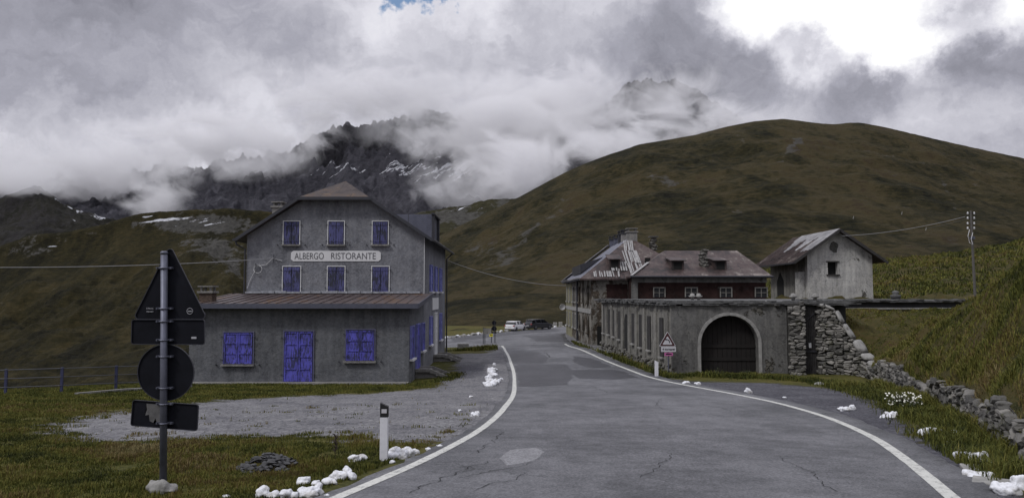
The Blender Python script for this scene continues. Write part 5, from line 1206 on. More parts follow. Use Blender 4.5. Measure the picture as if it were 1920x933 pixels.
for v in (502, 578, 602, 637, 668, 727, 757, 793):
    mb = MB(); q = S(307.5, v); mb.tube([(q.x + .052 * math.cos(a), Ys + .052 * math.sin(a), q.z) for a in np.linspace(-math.pi, 0, 9)], 0.010, 6)
    mb.box(q.x - .105, q.x + .105, Ys + .008, Ys + .051, q.z - .013, q.z + .013); mb.box(q.x - .10, q.x - .082, Ys - .012, Ys + .007, q.z - .01, q.z + .01); mb.box(q.x + .082, q.x + .10, Ys - .012, Ys + .007, q.z - .01, q.z + .01); dpart(mb, 'clamp', M['galv'], sp)
text('A.N.A.S.', tri, (S(278, 578).x, Ys + .045, S(278, 578).z), 0.022, 0.095, M['sticker']); text('MILANO', tri, (S(278, 584).x, Ys + .045, S(278, 584).z), 0.018, 0.085, M['sticker'])
mb = MB(); q = S(353, 583); n = 24
for rr0, rr1 in ((.034, .040), (0.0, .010)):
    pass
ring = [(q.x + .038 * math.cos(a), Ys + .046, q.z + .038 * math.sin(a)) for a in np.linspace(0, 2 * math.pi, 25)]
mb.tube(ring, 0.0035, 4); sub(mb, 'round_emblem', M['sticker'], tri); mb = MB(); mb.box(q.x - .026, q.x + .026, Ys + .044, Ys + .048, q.z - .007, q.z + .006); sub(mb, 'emblem_bar', M['sticker'], tri)
mb = MB(); q = S(360.5, 633); mb.box(q.x - .032, q.x + .032, Ys + .046, Ys + .0515, q.z - .014, q.z + .012); sub(mb, 'label_sticker', M['sticker'], r1_)
mb = MB(); tp = [(271, 757), (300, 759), (303, 768), (301, 793), (291, 794), (288, 784), (284, 793), (277, 790), (276, 778), (269, 779), (272, 768)]
mb.prism([S(*q, .048) for q in tp], (0, .003, 0)); sub(mb, 'torn_poster', M['torn'], r2_, tri=True)

# small sign with "4 tornanti"
M['signred'] = m_simple('sign_red', (0.045, 0.008, 0.008), 0.5, var=0.1, bs=0); M['signw'] = m_simple('sign_face', (0.46, 0.45, 0.48), 0.5, var=0.05, bs=0)
M['black'] = m_simple('black_print', (0.006, 0.006, 0.007), 0.6, bs=0); M['pink'] = m_simple('pink_panel', (0.42, 0.10, 0.28), 0.5, bs=0)
bs_ = hit(1254, 703); Ys2 = bs_.y
ws = room('warning_sign', tuple(bs_), 'triangular bend warning sign with white and pink panels on the right verge', 'road sign')
def S2(u, v, dy=0.0): p = P(u, v, Ys2); return Vector((p.x, Ys2 + dy, p.z))
mb = MB(); mb.tube([(S2(1254, 703).x, Ys2 + .05, bs_.z - .3), (S2(1253, 640).x, Ys2 + .05, S2(0, 625).z)], 0.035, 8); dpart(mb, 'post', M['galv'], ws)
def tri_(cu, cv, hw, hh, dy, th): 
    p = [S2(cu - hw, cv + hh), S2(cu + hw, cv + hh), S2(cu, cv - hh)]; r = 0.03 if hw > 8 else 0.01
    return [(q.x, Ys2 + dy, q.z) for q in rounded(p, r)], (0, th, 0)
mb = MB(); a_ = tri_(1251.5, 634.5, 15.8, 14.2, 0, .02); mb.prism(*a_); tp_ = dpart(mb, 'triangle', M['signw'], ws)
mb = MB(); mb.prism(*tri_(1251.5, 635, 14.4, 12.8, -.006, .0055)); sub(mb, 'red_border', M['signred'], tp_)
mb = MB(); mb.prism(*tri_(1251.5, 637.3, 9.6, 8.2, -.011, .0045)); sub(mb, 'white_field', M['signw'], tp_)
mb = MB(); pa = [(1248.2, 636.0), (1251, 635.9), (1253.4, 637), (1255.0, 639.3), (1255.4, 642.5)]
for i in range(4): mb.bar(S2(*pa[i], -.013), S2(*pa[i + 1], -.013), 0.004, 0.05, (0, 0, 1)) if False else mb.bar(S2(*pa[i], -.013), S2(*pa[i + 1], -.013), 0.045, 0.004, (0, 1, 0))
mb.prism([S2(1246.6, 636.2, -.015), S2(1249.4, 634.2, -.015), S2(1249.4, 638.2, -.015)], (0, .003, 0)); sub(mb, 'bend_arrow', M['black'], tp_)
mb = MB(); mb.prism([(q.x, Ys2, q.z) for q in rounded([S2(1239.6, 649.3), S2(1267.3, 649.3), S2(1267.3, 659), S2(1239.6, 659)], .015)], (0, .02, 0)); pn_ = dpart(mb, 'panel', M['signw'], ws)
text('4 tornanti', pn_, (S2(1253.5, 654.1).x, Ys2 - .006, S2(0, 654.1).z), 0.105, S2(1265, 640).x - S2(1242, 640).x, M['black'], thick=0.02)
mb = MB(); mb.prism([S2(1246, 660.4), S2(1261.6, 660.4), S2(1261.6, 666.5), S2(1246, 666.5)], (0, .02, 0)); pk = dpart(mb, 'pink_panel', M['pink'], ws)
mb = MB(); mb.prism([S2(1248, 663.5, -.004), S2(1250.5, 661.6, -.004), S2(1250.5, 662.6, -.004), S2(1259.5, 662.6, -.004), S2(1259.5, 664.4, -.004), S2(1250.5, 664.4, -.004), S2(1250.5, 665.4, -.004)], (0, .003, 0)); sub(mb, 'arrow', M['black'], pk, tri=True)

# delineator posts
def delineator(u, v0, v1, label, wpx, seen_front=True):
    b0 = hit(u, v1); Y = b0.y; w_ = wpx * Y / F; zt = P(0, v0, Y).z; H = zt - b0.z
    r_ = room('delineator_post', tuple(b0), label, 'delineator')
    hw = w_ / 2; x = b0.x
    def outl(z0, z1, z0r, z1r, dy): return [(x - hw, Y + dy, z0), (x + hw, Y + dy, z0r), (x + hw, Y + dy, z1r), (x - hw, Y + dy, z1)]
    zm = zt - H * 0.25
    mb = MB(); mb.prism(outl(b0.z - .2, zm, b0.z - .2, zm, 0), (0, .09, 0)); dpart(mb, 'post', M['white_post'], r_, bevel=0.006)
    mb = MB(); mb.prism(outl(zm + .002, zt, zm + .002, zt - w_ * .45, 0), (0, .09, 0)); hd = dpart(mb, 'black_band', M['black'] if seen_front else M['white_post'], r_)
    if seen_front: mb = MB(); mb.box(x - hw * .62, x + hw * .70, Y - .006, Y - .001, zm + H * .075, zm + H * .145); sub(mb, 'reflector', M['signw'], hd)
M['white_post'] = m_simple('white_plastic_post', (0.62, 0.62, 0.66), 0.6, var=0.08, scale=10)
delineator(719, 755, 863, 'white delineator post with black top and reflector beside snow lumps', 14.5)
delineator(1231.5, 675, 706, 'plain white delineator post beside the warning sign', 6.5, False)

# signs on the grass island at the junction
def pole_sign(name, u, vb, label, build):
    b0 = hit(u, vb); Y = b0.y; r_ = room(name, tuple(b0), label, 'road sign')
    build(r_, b0, Y, lambda uu, v, dy=0.0: Vector((P(uu, v, Y).x, Y + dy, P(uu, v, Y).z)))
def b_board(r_, b0, Y, S_):
    mb = MB(); mb.box(S_(905.5, 640).x, S_(920.5, 640).x, Y, Y + .06, S_(0, 626).z, S_(0, 615).z); dpart(mb, 'board', M['ruinlt'], r_)
    for u in (907.5, 910.5): mb = MB(); mb.bar((S_(u, 0).x, Y + .1, b0.z - .2), (S_(u, 0).x, Y + .1, S_(0, 613).z), 0.07, 0.07); dpart(mb, 'post', M['darkmetal'], r_)
pole_sign('information_board', 910, 645, 'pale rectangular board on two posts on the grass island', b_board)
M['yellowsign'] = m_simple('yellow_sign', (0.62, 0.55, 0.05), 0.5, bs=0)
def b_yel(r_, b0, Y, S_):
    mb = MB(); mb.tube([(b0.x, Y + .05, b0.z - .2), (b0.x, Y + .05, S_(0, 614).z)], 0.035, 6); dpart(mb, 'post', M['darkmetal'], r_)
    mb = MB(); mb.box(S_(917.3, 640).x, S_(924.2, 640).x, Y - .01, Y + .01, S_(0, 630.5).z, S_(0, 625).z); pl = dpart(mb, 'plate', M['yellowsign'], r_)
    mb = MB(); mb.box(S_(918.6, 640).x, S_(923, 640).x, Y - .016, Y - .011, S_(0, 628.3).z, S_(0, 627.3).z); sub(mb, 'marking', M['black'], pl)
pole_sign('yellow_sign', 921.5, 643, 'small yellow sign on a thin post on the grass island', b_yel)
def b_disc(r_, b0, Y, S_):
    mb = MB(); mb.tube([(b0.x, Y, b0.z - .2), (b0.x, Y, S_(0, 600).z)], 0.04, 6); dpart(mb, 'post', M['darkmetal'], r_)
    for cv, rr in ((604.8, 4.2), (615.8, 4.8)):
        c_ = S_(926.5, cv); rad = rr * Y / F; mb = MB(); mb.prism([(c_.x + rad * math.cos(a), Y + .05, c_.z + rad * math.sin(a)) for a in np.linspace(0, 2 * math.pi, 21)[:-1]], (0, .02, 0)); dpart(mb, 'round_sign', M['signback'], r_)
    mb = MB(); mb.box(S_(922.5, 640).x, S_(931, 640).x, Y + .05, Y + .07, S_(0, 624.5).z, S_(0, 621.5).z); dpart(mb, 'panel', M['signback'], r_)
pole_sign('round_sign_post', 928, 643, 'dark backs of two round signs on one pole on the grass island', b_disc)
b0 = hit(868.5, 655); mb = MB(); mb.box(-.45, .45, -.3, .3, -.1, .5); mb.bm.verts.ensure_lookup_table(); o = mb.build('concrete_block', M['archstone'], bevel=0.03); o.location = b0
tag(o, 'low pale concrete block at the left end of the grass island', 'block')

# ------------------------------------------------------------------ parked cars
def car(loc, rz, paint, label, L, Wd, H, suv=False):
    r_ = empty('parked_car', tuple(loc), rz); tag(r_, label, 'car', 'cars parked at the far edge of the junction')
    # local frame: +y forward. stations: (y, half width, z belt)
    hw = Wd / 2; st = [(-L/2, .86, .30, .62 * H), (-L/2 + .10, .95, .22, .66 * H), (-L*.30, 1.0, .20, .66 * H), (0, 1.0, .20, .645 * H), (L*.20, .99, .20, .63 * H), (L*.34, .96, .20, .56 * H), (L*.46, .88, .24, .50 * H), (L/2, .74, .32, .42 * H)]
    def loft(secs, close=True):
        bm_ = MB(); rings = [[bm_.bm.verts.new(p) for p in s] for s in secs]
        n = len(rings[0])
        for i in range(len(rings) - 1):
            for k in range(n): bm_.bm.faces.new((rings[i][k], rings[i][(k + 1) % n], rings[i + 1][(k + 1) % n], rings[i + 1][k]))
        bm_.bm.faces.new(rings[0]); bm_.bm.faces.new(rings[-1][::-1]); return bm_
    secs = [[(-hw * k, y, z0 + .1), (-hw * k * .9, y, z0), (hw * k * .9, y, z0), (hw * k, y, z0 + .1), (hw * k, y, z0 + (z1 - z0) * .7), (hw * k * .92, y, z1), (-hw * k * .92, y, z1), (-hw * k, y, z0 + (z1 - z0) * .7)] for y, k, z0, z1 in st]
    b_ = loft(secs).build('body', paint, r_, smooth=False, bevel=0.02)
    g = [(-L*.475, .80, .64*H, .645*H), (-L*.42, .80, .64*H, .93*H), (-L*.30, .79, .64*H, .985*H), (-L*.05, .78, .63*H, H), (L*.10, .78, .63*H, .97*H), (L*.27, .84, .60*H, .615*H)]
    secs = [[(-hw * .90, y, z0), (hw * .90, y, z0), (hw * k, y, z1), (-hw * k, y, z1)] for y, k, z0, z1 in g]
    gl = loft(secs).build('cabin_glass', M['carglass'], r_)
    top = [(-L*.455, .80, .955*H), (-L*.30, .80, 1.0*H), (-L*.05, .79, 1.012*H), (L*.09, .79, .985*H)]
    secs = [[(-hw * k, y, z - .05), (hw * k, y, z - .05), (hw * k * .9, y, z + .01), (-hw * k * .9, y, z + .01)] for y, k, z in top]
    loft(secs).build('roof_panel', paint, r_)
    for s in (-1, 1):
        mb = MB()
        mb.bar((s * hw * .93, -L * .30, .64 * H), (s * hw * .81, -L * .33, .97 * H), .04, .30); mb.build('rear_pillar', paint, r_)
        mb = MB(); mb.bar((s * hw * .93, -L * .06, .64 * H), (s * hw * .80, -L * .06, .98 * H), .03, .08); mb.build('door_pillar', paint, r_)
        mb = MB(); mb.box(s * hw * .86 - .12, s * hw * .86 + .12, -L/2 - .03, -L/2 + .08, .50 * H, .62 * H); mb.build('tail_light', M['tail'], r_)
        mb = MB(); mb.box(s * hw * .82 - .14, s * hw * .82 + .14, L*.47, L*.5 + .01, .37 * H, .43 * H); mb.build('headlight', M['signw'], r_)
        mb = MB(); mb.box(s * (hw + .10) - .09, s * (hw + .10) + .09, L*.17, L*.21, .66 * H, .74 * H); mb.build('wing_mirror', paint, r_)
        for y in (-L * .31, L * .31):
            rw = .33 if not suv else .37
            mb = MB(); Mx = Matrix.Translation((s * (hw - .10), y, rw)) @ Matrix.Rotation(R(90), 4, 'Y')
            mb.lathe(0, 0, [(rw * .7, -.11), (rw, -.08), (rw, .08), (rw * .7, .11)], 20); mb.bm.transform(Mx); wo_ = mb.build('wheel', M['tyre'], r_)
            mb = MB(); mb.lathe(0, 0, [(rw * .62, -.115), (rw * .62, .115)], 14); mb.bm.transform(Mx); mb.build('rim', M['rim'], wo_)
    mb = MB(); mb.box(-.26, .26, -L/2 - .02, -L/2 + .05, .36 * H, .43 * H); mb.build('number_plate', M['signw'], r_)
    mb = MB(); mb.box(-hw * .84, hw * .84, -L/2 - .025, -L/2 + .10, .18, .32 * H * .75); mb.build('bumper', M['black'], r_)
    return r_
def m_car(n, c, r=.3): m, t, b = mat(n); b.inputs['Base Color'].default_value = (*c, 1); b.inputs['Roughness'].default_value = r; b.inputs['Coat Weight'].default_value = .5; return m
M['carwhite'] = m_car('white_car_paint', (.68, .68, .70)); M['carblack'] = m_car('black_car_paint', (.012, .013, .018)); M['carglass'] = m_car('car_glass', (.01, .011, .013), .1)
M['tail'] = m_car('tail_red', (.25, .02, .02)); M['tyre'] = m_simple('tyre', (.014, .014, .015), .9, bs=0); M['rim'] = m_simple('rim', (.12, .12, .13), .4, .6, bs=0)
p = hit(967, 620.3); car((p.x, p.y + 1.5, g1(p.x, p.y + 1.5) + .03), R(-28), M['carwhite'], 'white hatchback parked at the road edge left of the black car', 4.1, 1.75, 1.46)
p = hit(1011, 617.5); car((p.x, p.y + 1.0, g1(p.x, p.y + 1.0) + .03), R(-50), M['carblack'], 'black estate car parked right of the white hatchback', 4.7, 1.85, 1.58, True)

# ------------------------------------------------------------------ fence left
M['bluefence'] = m_simple('blue_fence_paint', (0.032, 0.036, 0.085), 0.6, .2); M['wirefence'] = m_simple('fence_rail', (0.05, 0.053, 0.065), 0.6, .3, bs=0)
fp = [hit(-140, 743), hit(10, 740), hit(115, 736), hit(217, 731), hit(310, 727), hit(352, 723)]
fr = room('blue_fence', tuple(fp[2]), 'low blue railing with thin rails along the drop left of the hotel', 'fence')
for p in fp: mb = MB(); mb.box(p.x - .05, p.x + .05, p.y - .03, p.y + .03, p.z - .3, p.z + 1.02); dpart(mb, 'post', M['bluefence'], fr)
for h in (.30, .64, .98): mb = MB(); mb.tube([Vector((p.x, p.y - .03, p.z + h)) for p in fp], 0.018, 6); dpart(mb, 'rail', M['wirefence'], fr)
kp = [hit(140, 741), hit(180, 737.5), hit(230, 733), hit(300, 729.5), hit(356, 726)]
mb = MB()
for i in range(4): mb.bar(kp[i] + Vector((0, .1, -.03)), kp[i + 1] + Vector((0, .1, -.03)), .18, .24)
tag(mb.build('yard_kerb', M['concrete']), 'pale concrete kerb along the foot of the blue railing', 'kerb')

# ------------------------------------------------------------------ power pole and wires
pb = P(1829, 560, 50.5); pp = room('power_pole', (pb.x, pb.y, pb.z - .3), 'slim wooden power pole with white insulators behind the bank', 'power pole')
pt = P(1820, 395, 50.5); M['polewood'] = m_simple('pole_wood', (.085, .08, .075), .9, scale=8); M['porc'] = m_simple('porcelain', (.6, .6, .62), .3, bs=0)
mb = MB(); mb.tube([(pb.x, pb.y, pb.z - 1), tuple(pt)], [0.10, 0.065], 10); dpart(mb, 'pole', M['polewood'], pp)
for k, v in enumerate((400, 409, 419, 428)):
    q = P(1820.5, v, 50.5); mb = MB(); mb.bar((q.x - .22, q.y, q.z), (q.x + .22, q.y, q.z + .02), .035, .035); arm = dpart(mb, 'cross_arm', M['darkmetal'], pp)
    for s in (-1, 1): mb = MB(); mb.lathe(q.x + s * .22, q.y, [(.035, q.z - .05), (.06, q.z - .02), (.045, q.z + .02), (.06, q.z + .05), (.03, q.z + .10)], 8); sub(mb, 'insulator', M['porc'], arm)
q = P(1823, 446, 50.4); mb = MB(); mb.box(q.x - .13, q.x + .13, q.y - .1, q.y + .1, q.z - .08, q.z + .10); dpart(mb, 'junction_box', M['galv'], pp)
mb = MB(); mb.tube([P(1818, 430, 50.3), P(1815, 442, 50.3), P(1818, 455, 50.3), P(1824, 458, 50.3), P(1821, 448, 50.3), P(1824, 436, 50.3)], 0.02, 5); dpart(mb, 'cable_loop', M['porc'], pp)
M['wire'] = m_simple('pale_cable', (.22, .22, .23), .6, bs=0); M['wired'] = m_simple('dark_cable', (.08, .08, .08), .6, bs=0)
def wire(p0, p1, sag, r, label, m, mids=None):
    n = 24; pts = []
    for i in range(n + 1):
        t = i / n; q = Vector(p0).lerp(Vector(p1), t); q.z -= sag * 4 * t * (1 - t); pts.append(q)
    mb = MB(); mb.tube(pts, r, 5); tag(mb.build('overhead_cable', m), label, 'cable', None)
wire(P(-60, 501, 34), P(515, 484, YM - .3), 0.15, .018, 'overhead cable from the left edge to the hotel wall', M['wire'])
wire(P(836, 487, YB - .1), P(1062, 535, 62), 0.45, .02, 'sagging cable from the hotel to the ruined house', M['wire'])
wire(P(1578, 442, 59.4), P(1810, 406, 50.5), 0.25, .018, 'cable from the pale gabled house to the power pole', M['wire'])
wire(P(1812, 410, 50.5), P(1735, 428, 57), 0.05, .012, 'short slack cable beside the power pole', M['wired'])

# ------------------------------------------------------------------ snow lumps
def m_snow():
    m, t, b = mat('dirty_snow'); c = t.coord(); n = t.noise(c, 5, 6, .7)
    t.put(b.inputs['Base Color'], t.mix(t.rng(n, .46, .62), (.66, .67, .71), (.40, .39, .38))); b.inputs['Roughness'].default_value = .8; b.inputs['Subsurface Weight'].default_value = 0.0
    bump(t, b, t.noise(c, 14, 6, .7), .5, .03); return m
M['snow'] = m_snow()
def lump(px, label, name='snow_lump', m=None, group='melting snow lumps beside the road', cat='snow', jit=.20, ground='g'):
    """px: list of (u, v_base, width, height) blobs in photo pixels that make one lump"""
    mb = MB(); c0 = None
    for (q0, q1) in zip(px[:-1], px[1:]):
        a_, b2 = (hit(q0[0], q0[1]), hit(q1[0], q1[1])) if ground == 'g' else (P(q0[0], q0[1], ground), P(q1[0], q1[1], ground)); k = a_.y / F; n_ = max(2, int((b2 - a_).length / (min(q0[2], q1[2]) * k * .22)))
        for j in range(n_ + 1): mb.rock(a_.lerp(b2, j / n_) + Vector((0, .05, q0[3] * k * .16)), q0[2] * k * .30, q0[2] * k * .26, q0[3] * k * .34, None, .1, sub=0, sq=.1)
    for (u, v, w_, h) in px:
        p = hit(u, v) if ground == 'g' else P(u, v, ground); k = p.y / F
        if c0 is None: c0 = p.copy()
        n = 1 if w_ * k < .18 else 4
        for j in range(n):
            ox = random.uniform(-.22, .22) * w_ * k * (n > 1); f = 1 if n == 1 else random.uniform(.5, .75)
            mb.rock((p.x + ox, p.y + random.uniform(-.1, .3) * w_ * k, p.z + h * k * .40 * f), w_ * k * .58 * f, w_ * k * .46 * f, h * k * .62 * (f if f < .6 else 1), Matrix.Rotation(random.uniform(0, 3), 4, 'Z') if n == 1 else None, jit, sub=2, sq=.15)
    # fuse overlapping blobs into one lump
    o = mb.build(name, m or M['snow'], smooth=True); o.data.transform(Matrix.Translation(-c0)); o.location = c0
    rm = o.modifiers.new('fuse', 'REMESH'); rm.mode = 'VOXEL'; rm.voxel_size = max(.012, min(w_ for _, _, w_, _ in px) * c0.y / F * .055); rm.use_smooth_shade = True
    bpy.context.view_layer.update(); dg = bpy.context.evaluated_depsgraph_get(); me = bpy.data.meshes.new_from_object(o.evaluated_get(dg)); o.modifiers.clear(); o.data = me
    import mathutils
    bmx = bmesh.new(); bmx.from_mesh(me); seen = set(); isl = []
    for v0 in bmx.verts:
        if v0 in seen: continue
        st_ = [v0]; seen.add(v0); cur = []
        while st_:
            q = st_.pop(); cur.append(q)
            for e_ in q.link_edges:
                o2 = e_.other_vert(q)
                if o2 not in seen: seen.add(o2); st_.append(o2)
        isl.append(cur)
    isl.sort(key=len); bmesh.ops.delete(bmx, geom=[v for c_ in isl[:-1] for v in c_], context='VERTS'); bmx.to_mesh(me); bmx.free()
    sz = max(w_ for _, _, w_, _ in px) * c0.y / F; me.update(); nrm_ = [v.normal.copy() for v in me.vertices]; sd_ = random.uniform(0, 90)
    for v, nn in zip(me.vertices, nrm_):
        q = v.co * (3.2 / sz) + Vector((sd_, 0, 0)); d_ = mathutils.noise.noise(q * .8) * .16 + mathutils.noise.voronoi(q * 1.1)[0][0] * (.12 if m is None else .03) - .03 + mathutils.noise.noise(q * 3.1) * .03
        v.co += nn * d_ * sz * .75
    for pl in me.polygons: pl.use_smooth = True
    tag(o, label, cat, group if m is None else None); return o
lump([(492, 930, 26, 16), (512, 932, 24, 8)], 'snow lump with a tall left end at the bottom edge of the lawn')
lump([(536, 932, 22, 15), (549, 932, 16, 9)], 'ragged snow lump second along the bottom edge')
lump([(572, 929, 24, 14), (592, 926, 24, 18), (582, 931, 30, 10)], 'wide chunky snow lump at the lower left of the road line')
lump([(568, 908, 24, 12)], 'rounded snow lump lying alone in the lawn above the chunky one')
lump([(592, 911, 15, 10)], 'small snow lump between the rounded one and the pile of blocks')
lump([(618, 907, 24, 12), (634, 899, 24, 14), (650, 894, 26, 18), (660, 899, 14, 12)], 'long pile of angular snow blocks on the verge')
lump([(663, 865, 20, 12), (680, 862, 14, 10)], 'twisted snow lump left of the delineator post')
lump([(746, 859, 32, 22), (762, 854, 28, 16), (778, 850, 14, 7)], 'big mound of snow right of the delineator post')
lump([(735, 868, 10, 6)], 'tiny snow lump at the foot of the delineator post')
lump([(613, 932, 10, 6)], 'tiny snow lump closest to the left road line')
lump([(803, 844, 9, 5)], 'tiny snow lump where the lawn meets the gravel')
lump([(825, 838, 16, 3)], 'flat thin snow remnant on the gravel beside the line')
lump([(423, 932, 16, 5)], 'leftmost small snow lump at the bottom edge')
lump([(891, 780, 15, 9)], 'single snow lump on the broken gutter strip')
lump([(883, 745, 7, 4)], 'small snow crumb between the single lump and the snow heap')
lump([(862, 771, 6, 4)], 'small snow crumb left of the single lump on the gravel')
X5 = lambda x, y: (800 + x / 5.83, 560 + y / 5.83)
lump([(*X5(720, 790), 16, 7), (*X5(705, 812), 14, 6), (*X5(740, 845), 18, 7)], 'upper part of the snow heap beside the left road line')
lump([(*X5(665, 885), 15, 8), (*X5(700, 905), 12, 6), (*X5(760, 912), 13, 6)], 'middle part of the snow heap beside the left road line')
lump([(*X5(650, 935), 14, 6), (*X5(720, 945), 22, 8), (*X5(690, 960), 16, 6)], 'lower part of the snow heap beside the left road line')
lump([(*X5(820, 882), 7, 4)], 'small snow lump right of the snow heap touching the line')
lump([(*X5(740, 730), 7, 6)], 'small pointed snow lump above the snow heap')
lump([(1286, 719, 14, 5)], 'flat snow lump left of two at the arched gate lay-by')
lump([(1309, 721, 12, 5)], 'flat snow lump right of two at the arched gate lay-by')
lump([(1402, 736, 14, 9)], 'rounded snow lump in front of the arched gate')
lump([(1471, 746, 6, 3)], 'tiny snow crumb in the middle of the lay-by')
lump([(1585, 769, 20, 7), (1598, 768, 14, 9)], 'snow lump in the lay-by left of the daisies')
lump([(1660, 784, 22, 7), (1674, 783, 20, 11)], 'snow lump right below the daisies')
lump([(1738, 815, 26, 10), (1752, 816, 28, 14)], 'broad snow lump on the edge of the asphalt under the stone wall')
lump([(1789, 818, 18, 13)], 'round snow lump just right of the broad one')
lump([(1812, 862, 36, 16), (1840, 868, 34, 18), (1852, 872, 24, 10)], 'large snow lump on the gutter slabs')
lump([(1860, 878, 18, 14)], 'round snow lump attached right of the large one')
lump([(1846, 896, 50, 8)], 'flat slab of snow under the large lump')
lump([(1890, 925, 46, 22), (1912, 916, 34, 26)], 'biggest snow lump at the lower right corner')
lump([(300, 922, 40, 27), (318, 922, 40, 21)], 'pale grey boulder at the foot of the tall sign pole', 'boulder', M['archstone'], None, 'boulder', .10)
lump([(1540, 721, 22, 5)], 'flat pale stone under the high rubble wall', 'flat_stone', M['archstone'], None, 'stone', .1)
# gutter slabs right
mb = MB(); 
for (u, v) in ((1796, 834), (1815, 846), (1838, 880), (1862, 905)):
    p = hit(u, v); mb = MB(); mb.box(-.24, .24, -.22, .22, -.06, .035); o = mb.build('gutter_slab', M['archstone'], bevel=.01); o.location = p; o.rotation_euler = (0, 0, R(-28) + random.uniform(-.1, .1))
    tag(o, {1796: 'pale gutter slab farthest up the verge', 1815: 'pale gutter slab before the large snow lump', 1838: 'pale gutter slab under the flat snow', 1862: 'pale gutter slab nearest the corner snow lump'}[u], 'slab', 'gutter slabs along the right verge')
# heap of dark rubble in the lawn
mb = MB(); p = hit(490, 884); 
for k in range(150):
    a, rr = random.uniform(0, 6.28), random.random() ** .6; x, y = rr * math.cos(a) * .42, rr * math.sin(a) * .5; z = .20 * (1 - rr ** 1.5)
    mb.rock((p.x + x, p.y + .3 + y, p.z + z * random.uniform(.6, 1)), random.uniform(.03, .075), random.uniform(.03, .07), random.uniform(.015, .035), Matrix.Rotation(random.uniform(0, 3), 4, 'Z') @ Matrix.Rotation(random.uniform(-.6, .6), 4, 'X'), .25, sub=0, sq=.9)
M['asph_rubble'] = m_simple('dark_rubble', (.05, .05, .053), .9, var=.5, scale=12)
tag(mb.build('rubble_heap', M['asph_rubble']), 'heap of dark broken asphalt lumps half sunk in the lawn', 'rubble', kind='stuff')
# white marker stones along the far road edge
for i, t in enumerate(np.linspace(0, 1, 34)):
    u = 838 + (1062 - 838) * t; v = np.interp(u, [838, 960, 1062], [634.5, 619.5, 611.5]) + random.uniform(-.4, .6)
    if 962 < u < 1030 and random.random() < .7: continue
    u += random.uniform(-2, 2); p = hit(u, v); mb = MB(); s_ = random.uniform(.16, .36); mb.rock((0, 0, s_ * .4), s_, s_, s_ * .75, None, .2, sub=0)
    o = mb.build('edge_stone', M['archstone'] if i % 3 else M['snow']); o.location = p; tag(o, 'small pale stone in the row along the far road edge', 'stone', 'pale stones lining the far road edge')
for u, v in ((1041, 612), (1051, 611)):
    p = hit(u, v); mb = MB(); mb.box(-.35, .35, -.2, .2, -.1, .75); o = mb.build('kerb_block', M['archstone'], bevel=.04); o.location = p; tag(o, 'squat pale stone block %s at the far corner' % ('nearer the black car' if u < 1045 else 'nearer the yellow house end'), 'stone')

# ------------------------------------------------------------------ things on the big hill
def hill_xyz(name, u, v):
    o = bpy.data.objects[name]; n = len(o.data.vertices)
    if name not in HC:
        co = np.empty(n * 3, np.float32); o.data.vertices.foreach_get('co', co); co = co.reshape(-1, 3)
        x, y, z = co[:, 0], co[:, 1], co[:, 2]; cyp = y * CT + z * ST; czp = z * CT - y * ST
        HC[name] = (co, U0 + F * x / cyp, V0 - F * czp / cyp)
    co, uu, vv_ = HC[name]; d = (uu - u) ** 2 + (vv_ - v) ** 2; k = np.argsort(d)[:4]; w_ = 1 / (d[k] + .05)
    return Vector([float(q) for q in (co[k] * w_[:, None]).sum(0) / w_.sum()])
HC = {}
for (u, v, h) in ((1592, 404, 5), (1599, 408, 4), (1604, 411, 5), (1614, 403, 4), (1639, 401, 5), (1662, 399, 4), (1690, 400, 4), (1696, 402, 5), (1700, 406, 5), (1705, 409, 4), (1710, 413, 5), (1714, 417, 4), (1722, 425, 4), (1735, 429, 4), (1675, 434, 3)):
    p = hill_xyz('big_hill', u, v + h / 2); H = h * p.y / F * 1.3; mb = MB(); mb.bar((0, 0, -.4), (H * .35, 0, H), .18, .18); o = mb.build('snow_stake', M['palestake'] if 'palestake' in M else M['archstone']); o.location = p
    tag(o, 'tiny pale leaning stake of the broken line on the hillside', 'stake', 'pale snow fence stakes on the big hill')
pth = [(985, 430), (1010, 434), (1040, 440), (1070, 450), (1095, 458), (1115, 466), (1130, 473)]
pp_ = []
for i in range(len(pth) - 1):
    for k in range(5): t = k / 5; pp_.append((pth[i][0] * (1 - t) + pth[i + 1][0] * t, pth[i][1] * (1 - t) + pth[i + 1][1] * t))
L = [hill_xyz('big_hill', *q) for q in pp_]; mb = MB(); vs = []
for i in range(len(L)):
    sm_ = sum((L[max(0, min(len(L) - 1, i + j))] for j in (-2, -1, 0, 1, 2)), Vector()) / 5
    vs.append([mb.bm.verts.new(sm_ + Vector((0, -.7, .15))), mb.bm.verts.new(sm_ + Vector((0, .7, .9)))])
for i in range(len(vs) - 1): mb.bm.faces.new((vs[i][0], vs[i + 1][0], vs[i + 1][1], vs[i][1]))
M['pathm'] = m_simple('pale_path', (.16, .15, .13), .95, var=.3, scale=1)
tag(mb.build('hill_path', M['pathm']), 'pale footpath crossing the left flank of the big hill', kind='structure')

